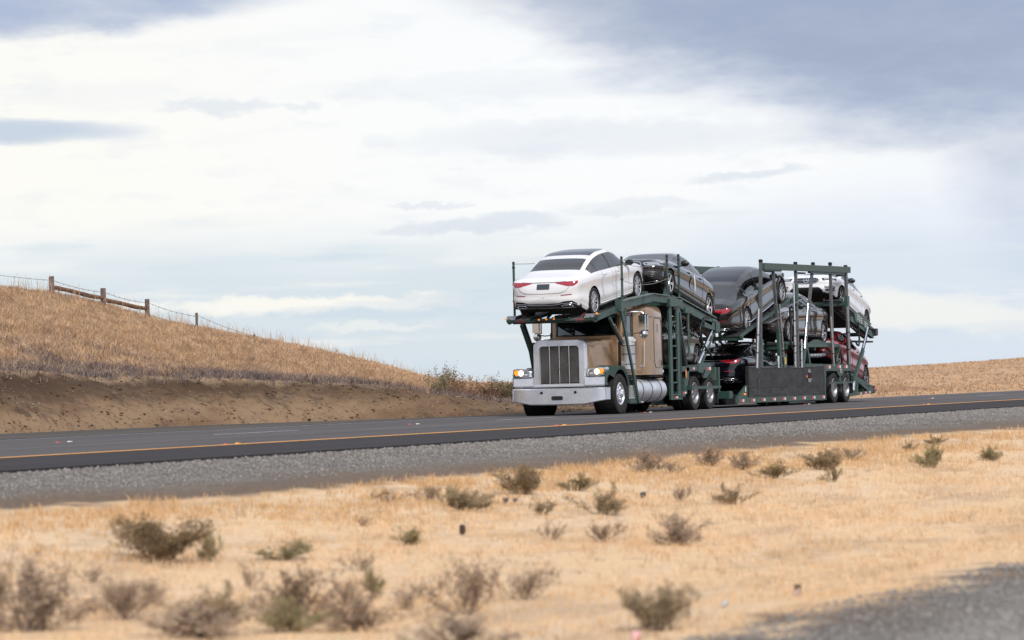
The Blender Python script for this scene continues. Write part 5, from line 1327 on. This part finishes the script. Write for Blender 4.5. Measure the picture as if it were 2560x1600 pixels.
# ladder columns
for s in (-1, 1):
    y_ = s * 1.2
    B1('ladder_rail', green, tr, (4.03, y_, .30), (4.05, y_, 2.93), .05, .20); B1('ladder_rail', green, tr, (4.70, y_, .30), (4.70, y_, 2.93), .05, .30)
    B1('ladder_slot', dark, tr, (4.78, s * 1.228, .34), (4.78, s * 1.228, 2.6), .008, .045)
    for z_ in (2.35, 2.03, 1.71, 1.39, 1.07, .75, .43): B1('rung', greend, tr, (4.12, y_, z_), (4.58, y_, z_), .05, .04)
    BX_('ladder_head', green, tr, (4.40, s * 1.21, 2.84), (1.05, .14, .20), .01)
    TB('pulley', steel, tr, [(4.32, s * 1.2, 2.70), (4.32, s * 1.27, 2.70)], .05, 12)
    BX_('ladder_foot', green, tr, (4.40, s * 1.2, .34), (.92, .06, .085)); tape(tr, 4.17, .36, s * 1.236)
    BX_('hose_clamp', steel, tr, (4.86, s * 1.23, 2.08), (.12, .05, .16), .02)
    # rear arm of the upper deck, carrying the second car
    B1('upper_arm', green, tr, (4.6, s * 1.16, 2.86), (7.55, s * 1.16, 2.36), .12, .20)
    track(tr, (4.7, 3.02), (8.50, 2.36), s * .80, .50, steel)
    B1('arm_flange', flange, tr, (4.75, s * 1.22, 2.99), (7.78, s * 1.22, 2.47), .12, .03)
    BX_('arm_bracket', green, tr, (5.55, s * 1.20, 2.66), (.7, .10, .16), .01); BX_('arm_end', green, tr, (8.0, s * 1.18, 2.22), (.40, .12, .28), .02); B1('arm_tail', green, tr, (6.9, s * 1.15, 2.32), (8.1, s * 1.15, 2.20), .14, .20)
    TB('hanging_rod', greend, tr, [(5.50, s * 1.22, 2.66), (5.50, s * 1.22, 1.42)], .034, 8); BX_('rod_foot', green, tr, (5.46, s * 1.22, 1.45), (.3, .08, .05))
    B1('black_strut', dark, tr, (4.72, s * 1.18, 2.42), (5.24, s * 1.18, 1.18), .08, .10); B1('strut_edge', green, tr, (4.80, s * 1.23, 2.44), (5.30, s * 1.23, 1.18), .02, .03)
    MB().prism([(4.88, 2.66), (5.02, 2.62), (5.12, 2.05), (4.9, 2.15)], s * 1.15, s * 1.19).build('gusset', green, tr)
    TB('lift_barrel', mat('bronze_barrel', (.16, .12, .10), .35, .8), tr, [(7.05, s * .95, 2.25), (7.95, s * 1.0, 1.98)], .07, 12)
    TB('hydraulic_ram', chrome, tr, [(6.42, s * 1.16, 1.22), (7.2, s * 1.16, 1.80)], .05, 12); TB('hydraulic_ram', chrome, tr, [(7.2, s * 1.16, 1.80), (7.86, s * 1.16, 2.26)], .036, 12)
    B1('ram_guide', greend, tr, (6.65, s * 1.18, 1.20), (8.02, s * 1.18, 2.22), .035, .05)
    pts = [(7.3, 2.50), (6.95, 2.47), (6.6, 2.34), (6.42, 2.15), (6.44, 1.98), (6.62, 1.80), (6.95, 1.62), (7.25, 1.50), (7.38, 1.40)]
    fx = sm(range(len(pts)), [p[0] for p in pts]); fz = sm(range(len(pts)), [p[1] for p in pts])
    TB('hydraulic_hose', black, tr, [(fx(t_), s * 1.24, fz(t_)) for t_ in np.linspace(0, 8, 33)], .028, 8)
    # rear frame over the drive wheels
    MB().prism([(6.22, 1.18), (6.34, 1.25), (7.28, 1.25), (7.38, 1.10), (7.30, 1.03), (6.95, .86), (6.62, .84), (6.50, .98), (6.22, 1.02)], s * 1.17, s * 1.235).build('pivot_plate', green, tr)
    TB('pivot_pin', dark, tr, [(6.72, s * 1.23, 1.03), (6.72, s * 1.245, 1.03)], .045, 12); TB('hose_coil', black, tr, [(6.55 + .07 * math.cos(a), s * 1.25, .92 + .07 * math.sin(a)) for a in np.linspace(0, 5.5, 14)], .014, 6)
    tape(tr, 6.92, 1.10, s * 1.238, .36, .08)
    B1('upper_frame', green, tr, (4.9, s * 1.17, 1.10), (6.3, s * 1.17, 1.12), .10, .14); BX_('frame_top', greend, tr, (5.85, s * 1.17, 1.19), (.9, .12, .03)); tape(tr, 5.72, 1.11, s * 1.222, .22, .06)
    MB().prism([(5.22, 1.14), (5.52, 1.14), (5.42, .82), (5.28, .62), (5.28, .45), (5.05, .45), (5.05, .78), (5.22, .9)], s * 1.15, s * 1.22).build('wheel_guard', green, tr)
    MB().tube([(5.22, s * 1.245, .99), (5.22, s * 1.26, .99)], .10, 16).build('side_amber_reflector', mat('amber_reflector', (.75, .22, .03), .35), tr) if False else MB().add([(5.18 + .055 * math.cos(a), s * 1.236, .98 + .13 * math.sin(a)) for a in np.linspace(0, math.tau, 17)[:-1]], [tuple(range(16))]).build('side_amber_reflector', mat('amber_reflector', (.75, .22, .03), .35), tr)
    B1('lower_frame', green, tr, (4.5, s * 1.18, .44), (5.1, s * 1.18, .44), .10, .14); tape(tr, 4.86, .47, s * 1.238)
    B1('wheel_rail', greend, tr, (5.42, s * 1.30, .60), (7.86, s * 1.30, .595), .05, .07); BX_('rail_post', green, tr, (7.82, s * 1.22, .80), (.10, .14, .66)); BX_('rail_post', greend, tr, (7.52, s * 1.22, .96), (.07, .14, .36)); BX_('rail_stub', green, tr, (5.42, s * 1.22, .60), (.08, .2, .12))
    BX_('mud_flap', black, tr, (7.80, s * .96, .40), (.025, .58, .50)); BX_('tail_marker', redm, tr, (7.90, s * 1.245, .96), (.05, .03, .20), .008); tape(tr, 7.86, .90, s * 1.262, .06, .2) if False else None
    BX_('hose_bundle', dark, tr, (5.0, s * .95, 1.35), (.5, .35, 1.1))
    track(tr, (4.1, 1.18), (8.1, 1.06), s * .72, .46, steel)
BX_('rear_cross_member', green, tr, (7.85, 0, .95), (.12, 2.36, .16)); BX_('hitch_post', dark, tr, (7.9, 0, .55), (.3, .6, .75))
TB('hitch_neck', green, tr, [(7.9, 0, .36), (9.3, 0, .36)], .10, 8)
# whip aerial
TB('aerial', black, tr, [(1.86, -1.25, 2.2), (1.90, -1.26, 3.85)], [.008, .004], 4)

# ================================================================== the trailer
tl = empty('car_trailer', (X0, YC, 0)); tag(tl, 'green two-deck car trailer with tall posts and a dark tarp along its side', 'trailer')
for s in (-1, 1):
    for T in (19.15, 20.45): put_wheel('dual', T, s, tl, .452, 1.22)
    y_ = s * 1.22
    B1('lower_side_rail', greend, tl, (9.55, y_, .20), (18.05, y_, .185), .10, .15)
    for i in range(9): tape(tl, 9.72 + i * .98, .195, s * 1.274, .34, .075)
    MB().prism([(9.6, .27), (10.55, .27), (10.55, .62), (10.40, .58), (9.75, .33)], s * 1.15, s * 1.22).build('gusset', green, tl)
    BX_('side_marker', amber, tl, (10.25, s * 1.235, .37), (.09, .03, .04)); BX_('side_reflector', whitet, tl, (10.33, s * 1.232, .50), (.06, .01, .13))
    BX_('tarp_post', dark, tl, (10.62, s * 1.2, .66), (.10, .08, .98)); BX_('tarp_post', green, tl, (18.05, s * 1.2, .66), (.10, .10, .98))
    B1('tarp_rail', steel, tl, (10.6, s * 1.19, 1.13), (18.1, s * 1.19, 1.11), .04, .04)
    B1('mid_rail', greend, tl, (16.2, s * 1.18, 1.15), (20.9, s * 1.18, 1.10), .10, .08)
    # tall posts: (foot T, foot z, top T, top z, width)
    pm = mat('post_paint_worn', (.05, .07, .075), .45, .1, 0, .5, 5., alt=(.10, .095, .10))
    for a, z0, c, z1, w_, m_ in ((11.90, 1.05, 12.20, 4.13, .13, pm), (13.90, 1.05, 13.35, 3.86, .10, pm), (15.56, 1.05, 15.56, 4.10, .12, pm), (16.05, 1.05, 17.33, 4.12, .11, pm), (19.18, 1.05, 19.13, 4.15, .12, pm), (20.86, .25, 20.78, 4.05, .16, pm)):
        B1('deck_post', m_, tl, (a, s * 1.18, z0), (c, s * 1.18, z1), .07, w_)
    for a, z0, c, z1 in ((11.95, 1.05, 12.05, 1.9), (13.82, 1.05, 13.70, 2.2), (15.98, 1.05, 16.2, 1.65)): B1('post_sleeve', green, tl, (a, s * 1.18, z0), (c, s * 1.18, z1), .085, .17)
    B1('post_sleeve', greend, tl, (15.56, s * 1.18, 2.9), (15.56, s * 1.18, 3.5), .09, .17); BX_('sliding_collar', green, tl, (20.80, s * 1.19, 3.02), (.24, .10, .42), .01)
    # chrome rams standing beside the posts
    for a, z0, c, z1, r_, mid_ in ((11.42, 1.08, 11.72, 2.75, .048, 1.9), (15.12, 1.08, 15.16, 3.52, .028, 2.75), (15.14, 1.08, 15.18, 2.72, .048, 2.7), (16.08, 1.62, 16.55, 2.95, .036, 2.6), (19.02, 1.10, 18.85, 2.58, .042, 2.5), (14.05, 1.1, 13.70, 2.9, .032, 2.8), (20.75, 1.15, 20.70, 2.9, .052, 2.9), (13.45, 1.08, 13.46, 1.42, .04, 1.4), (15.75, 1.08, 15.80, 1.9, .03, 1.9)):
        mb = MB(); mb.tube([(a, s * 1.23, z0), (c, s * 1.23, z1)], r_, 12); mb.build('hydraulic_ram', alud if r_ > .045 else chrome, tl, 40)
        for u in (.25, .55): TB('ram_clamp', black, tl, [(a + (c - a) * u, s * 1.23, z0 + (z1 - z0) * u), (a + (c - a) * (u + .015), s * 1.23, z0 + (z1 - z0) * (u + .015))], r_ + .012, 12)
    # top beam
    B1('top_beam', greend, tl, (12.31, s * 1.19, 3.965), (21.05, s * 1.19, 4.02), .14, .185)
    B1('beam_rail', greend, tl, (12.35, s * 1.19, 3.86), (14.0, s * 1.19, 3.865), .10, .045); B1('beam_rail', greend, tl, (16.9, s * 1.19, 3.88), (20.5, s * 1.19, 3.89), .10, .06)
    for a in (13.1, 16.3, 20.4): BX_('beam_bracket', steel, tl, (a, s * 1.12, 3.84), (.55, .12, .05))
    for a, z1 in ((12.20, 4.14), (15.56, 4.14), (17.34, 4.165), (19.13, 4.20), (20.78, 4.15)):
        if s < 0: BX_('post_head', dark, tl, (a, s * 1.18, z1 - .03), (.16, .08, .09), .01)
    # frame over the wheels
    MB().prism([(18.10, 1.02), (18.12, 1.15), (20.95, 1.15), (20.95, .30), (20.72, .18), (20.60, .62), (20.30, .90), (19.95, .94), (19.55, .94), (19.15, .94), (18.75, .92), (18.30, .80), (18.12, .62)], s * 1.15, s * 1.215).build('wheel_frame', greend, tl) if False else None
    B1('wheel_frame', greend, tl, (18.05, s * 1.19, 1.06), (20.95, s * 1.19, 1.04), .09, .19)
    B1('wheel_frame_leg', greend, tl, (18.28, s * 1.19, .98), (18.12, s * 1.19, .30), .05, .08); B1('wheel_frame_leg', greend, tl, (19.80, s * 1.19, .98), (19.80, s * 1.19, .62), .05, .14); BX_('spring_hanger', steel, tl, (19.80, s * 1.2, .42), (.10, .08, .22), .02)
    B1('wheel_frame_leg', greend, tl, (20.55, s * 1.19, .98), (20.80, s * 1.19, .40), .05, .08); B1('wheel_frame_leg', green, tl, (20.86, s * 1.19, 1.0), (20.86, s * 1.19, .22), .05, .22)
    MB().prism([(19.35, .98), (20.25, .98), (20.05, .84), (19.9, .80), (19.7, .80), (19.55, .84)], s * 1.15, s * 1.225).build('frame_gusset', greend, tl)
    for a in (18.35, 19.45, 20.15): tape(tl, a, 1.08, s * 1.238, .36, .09)
    MB().add([(19.80 + .10 * math.cos(a), s * 1.24, .955 + .06 * math.sin(a)) for a in np.linspace(0, math.tau, 17)[:-1]], [tuple(range(16))]).build('oval_badge', whitet, tl)
    MB().add([(19.80 + .075 * math.cos(a), s * 1.243, .955 + .035 * math.sin(a)) for a in np.linspace(0, math.tau, 17)[:-1]], [tuple(range(16))]).build('badge_centre', greend, tl)
    B1('wheel_rail', greend, tl, (18.4, s * 1.28, .60), (20.95, s * 1.28, .605), .04, .05)
    # tail
    B1('tail_beam', greend, tl, (20.7, s * 1.2, .22), (22.95, s * 1.2, .285), .10, .09)
    for a in (21.7, 22.25, 22.7): tape(tl, a, .25 + (a - 21.7) * .03, s * 1.252, .25, .06)
    B1('tail_brace', greend, tl, (21.05, s * 1.19, .24), (21.55, s * 1.19, .72), .08, .10); B1('tail_brace', greend, tl, (21.50, s * 1.19, .70), (22.95, s * 1.19, .32), .09, .12); B1('tail_post', greend, tl, (21.55, s * 1.19, .27), (21.62, s * 1.19, .68), .08, .12)
    BX_('tail_box', green, tl, (23.05, s * 1.12, .36), (.42, .24, .20), .01); BX_('tail_lamp_box', black, tl, (23.38, s * 1.12, .355), (.26, .24, .24), .01); BX_('tail_lamp', redm, tl, (23.50, s * 1.22, .38), (.10, .05, .07), .01)
    B1('rear_leg', green, tl, (21.25, s * 1.2, .62), (22.42, s * 1.2, 1.60), .07, .16); TB('hydraulic_ram', chrome, tl, [(22.30, s * 1.2, 1.55), (22.98, s * 1.2, 2.28)], .035, 12); B1('leg_guide', dark, tl, (22.42, s * 1.22, 1.62), (23.1, s * 1.22, 2.3), .03, .05)
    TB('lower_ram', chrome, tl, [(21.15, s * 1.2, .35), (21.22, s * 1.2, .62)], .06, 12)
    # upper runways
    track(tl, (10.45, 1.97), (15.7, 3.12), s * .80, .52, steel); track(tl, (14.6, 1.80), (20.3, 1.72), s * .80, .50, steel); track(tl, (20.5, 3.12), (24.6, 2.10), s * .80, .50, steel)
    track(tl, (10.6, .34), (17.6, .34), s * .80, .50, steel); track(tl, (20.0, 1.15), (24.4, .34), s * .78, .46, steel)
    # punched ramp plates that stick out at the side
    for (a, b_), (c, d) in (((12.7, 2.36), (14.0, 2.58)), ((14.6, 2.84), (16.0, 3.06))):
        B1('ramp_plate', alud, tl, (a, s * 1.10, b_), (c, s * 1.10, d), .26, .03)
        for u in np.linspace(.15, .85, 5):
            for w_ in (-.06, .06): B1('ramp_slot', dark, tl, (a + (c - a) * (u - .045), s * 1.10 + w_, b_ + (d - b_) * (u - .045) + .017), (a + (c - a) * (u + .045), s * 1.10 + w_, b_ + (d - b_) * (u + .045) + .017), .07, .006)
    MB().prism([(21.55, 2.72), (22.25, 2.74), (23.50, 2.38), (22.9, 2.30), (21.7, 2.45)], s * 1.16, s * 1.19).build('rear_side_plate', green, tl)
    for u in range(6):
        for v2 in range(3):
            a = 21.95 + u * .20; b_ = 2.66 - u * .055 - v2 * .07
            if u in (3,): continue
            MB().box((a, s * 1.193, b_), (.11, .008, .03), (0, .27, 0)).build('plate_slot', whitet, tl)
    B1('rear_arm', green, tl, (21.3, s * 1.1, 2.55), (23.8, s * 1.1, 2.02), .12, .16); BX_('arm_end', black, tl, (23.95, s * 1.16, 2.14), (.28, .12, .22), .01); TB('rear_barrel', MATS['bronze_barrel'], tl, [(22.0, s * .95, 2.35), (23.3, s * .98, 2.0)], .07, 10)
    B1('rear_low_rail', dark, tl, (21.5, s * .9, 1.86), (24.1, s * .9, 1.84), .3, .05)
    pts = [(21.9, 2.42), (22.0, 2.1), (22.02, 1.85), (21.9, 1.72), (21.75, 1.75), (21.6, 1.85)]
    fx = sm(range(len(pts)), [p[0] for p in pts]); fz = sm(range(len(pts)), [p[1] for p in pts])
    TB('hydraulic_hose', black, tl, [(fx(t_), s * 1.2, fz(t_)) for t_ in np.linspace(0, 5, 21)], .03, 8)
    pts = [(14.9, 2.85), (14.95, 2.3), (14.9, 1.8), (15.05, 1.62), (15.3, 1.62), (15.55, 1.72)]
    fx = sm(range(len(pts)), [p[0] for p in pts]); fz = sm(range(len(pts)), [p[1] for p in pts])
    TB('hydraulic_hose', black, tl, [(fx(t_), s * 1.18, fz(t_)) for t_ in np.linspace(0, 5, 21)], .035, 8)
    # mid-height gear under the middle deck
    BX_('deck_arm', green, tl, (17.9, s * 1.1, 1.72), (2.6, .14, .09)); MB().prism([(17.2, 1.80), (17.8, 1.90), (19.0, 1.76), (19.0, 1.70), (17.0, 1.70)], s * 1.0, s * 1.14).build('deck_wing', greend, tl)
    TB('lift_barrel', alud, tl, [(16.9, s * 1.1, 1.42), (18.5, s * 1.1, 1.44)], .06, 12)
    for u in range(4): TB('barrel_ring', chrome, tl, [(17.0 + u * .3, s * 1.1, 1.42), (17.08 + u * .3, s * 1.1, 1.42)], .075, 12)
    B1('gear_hanger', green, tl, (16.6, s * 1.12, 1.75), (16.9, s * 1.12, 1.15), .08, .10); BX_('yellow_handle', mat('yellow_handle', (.55, .42, .06), .5), tl, (14.15, s * 1.24, 1.28), (.06, .03, .22), .01); B1('handle_post', green, tl, (14.22, s * 1.2, 1.1), (14.25, s * 1.2, 1.48), .07, .12)
    BX_('mud_flap', black, tl, (21.0, s * .96, .40), (.025, .58, .45)); BX_('mud_flap', black, tl, (18.45, s * .85, .33), (.025, .5, .3)) if False else None
for a, b_ in ((12.2, 4.0), (20.9, 4.0)): B1('top_cross_beam', greend, tl, (a, -1.12, b_), (a, 1.12, b_), .10, .12) if False else None
for a, z_ in ((10.6, .27), (13., .24), (15.5, .24), (18.0, .24), (21.0, .25), (22.9, .30)): B1('floor_cross_member', dark, tl, (a, -1.17, z_), (a, 1.17, z_), .10, .14)
for a, z_ in ((10.6, 1.93), (12.4, 2.4), (15.5, 3.02), (14.8, 1.68), (17.6, 1.64), (20.2, 1.60), (20.7, 3.0), (24.3, 2.08)): B1('deck_cross_member', green, tl, (a, -1.1, z_), (a, 1.1, z_), .12, .12)
for a in (19.15, 20.45): TB('axle', dark, tl, [(a, -.95, .45), (a, .95, .45)], .08)
BX_('belly_pan', dark, tl, (14.2, 0, .22), (7.4, 2.2, .05)); BX_('wheel_bay', dark, tl, (19.8, 0, .80), (2.9, 1.3, .35))
MB().prism([(9.3, .30), (10.9, .30), (10.75, .09), (9.7, .09)], -.85, .85).build('low_belly', dark, tl); MB().prism([(16.9, .24), (18.7, .24), (18.7, .08), (17.15, .08)], -1.0, 1.0).build('low_belly', dark, tl)
BX_('neck', green, tl, (9.0, 0, .34), (1.6, .8, .12), .02); BX_('neck_end', green, tl, (9.35, -.95, .36), (.35, .35, .22), .02); BX_('neck_tube', greend, tl, (8.75, -.7, .37), (1.3, .10, .08)); BX_('hitch_box', dark, tl, (8.45, 0, .30), (.7, .8, .22))
# dark tarp with seams, folds and a torn print, on the near side and the far side
for s in (-1, 1):
    mb = MB(); nu, nv = 120, 24
    def ty_(u, v_):
        T = 10.62 + 7.42 * u
        return 1.235 + (.014 * math.sin(u * 31 + v_ * 2.2) * v_ + .04 * v_ * noise.noise(Vector((u * 9 - v_ * 2.4, v_ * 3.2 + u * 5, 2))) + .014 * noise.noise(Vector((u * 26 + v_ * 5, v_ * 9, 5)))) * (.35 + .65 * v_) * (1 - .5 * v_ ** 6)
    def tpos(u, v_, off=0.):
        sagt = -.045 * math.sin(math.pi * u) - .01 * math.sin(u * 40)
        zt = 1.13 - .015 * u + sagt; zb_ = .235 + .012 * math.sin(u * 23) + .02 * noise.noise(Vector((u * 12, 0, 3)))
        return (10.62 + 7.42 * u + .02 * math.sin(v_ * 5), s * (ty_(u, v_) + off), zt + (zb_ - zt) * v_)
    for i in range(nu + 1):
        for j in range(nv + 1): mb.v.append(tpos(i / nu, j / nv))
    for i in range(nu):
        for j in range(nv): mb.f.append((i * (nv + 1) + j, (i + 1) * (nv + 1) + j, (i + 1) * (nv + 1) + j + 1, i * (nv + 1) + j + 1))
    tp = mb.build('tarp', tarpm, tl, True)
    smm = mat('tarp_stitching', (.095, .092, .092), .8)
    TB('tarp_seam', smm, tp, [tpos(.125 + .008 * v_ + .003 * math.sin(v_ * 20), v_, .004) for v_ in np.linspace(0, 1, 20)], .007, 4)
    TB('tarp_seam', smm, tp, [tpos(u, .62 - .04 * u, .006) for u in np.linspace(.0, .55, 40)], .005, 4)
    for v2 in (.90, .955): TB('tarp_seam', smm, tp, [tpos(u, v2, .006) for u in np.linspace(0, 1, 60)], .004, 4)
    TB('tarp_hem', smm, tp, [tpos(u, .0, .003) for u in np.linspace(0, 1, 60)], .010, 4)
    def disc(cu, cv, ru, rv, a0, a1, nm_, m_, off):
        P = [tpos(cu + ru * math.cos(a), cv + rv * math.sin(a), off) for a in np.linspace(a0, a1, 18)]; MB().add(P, [tuple(range(len(P)))]).build(nm_, m_, tp)
    pg_ = mat('faded_print_grey', (.20, .20, .21), .7)
    disc(.785, .22, .022, .16, math.pi + .25, math.tau - .1, 'tarp_print', pg_, .016); disc(.785, .36, .026, .17, .1, math.pi - .15, 'tarp_print', pg_, .016)
    disc(.79, .28, .026, .10, -1.2, 3.6, 'tarp_hole', dark, .020); disc(.748, .32, .014, .05, 0, 6.2, 'tarp_print', mat('faded_print_red', (.40, .10, .06), .7), .018)
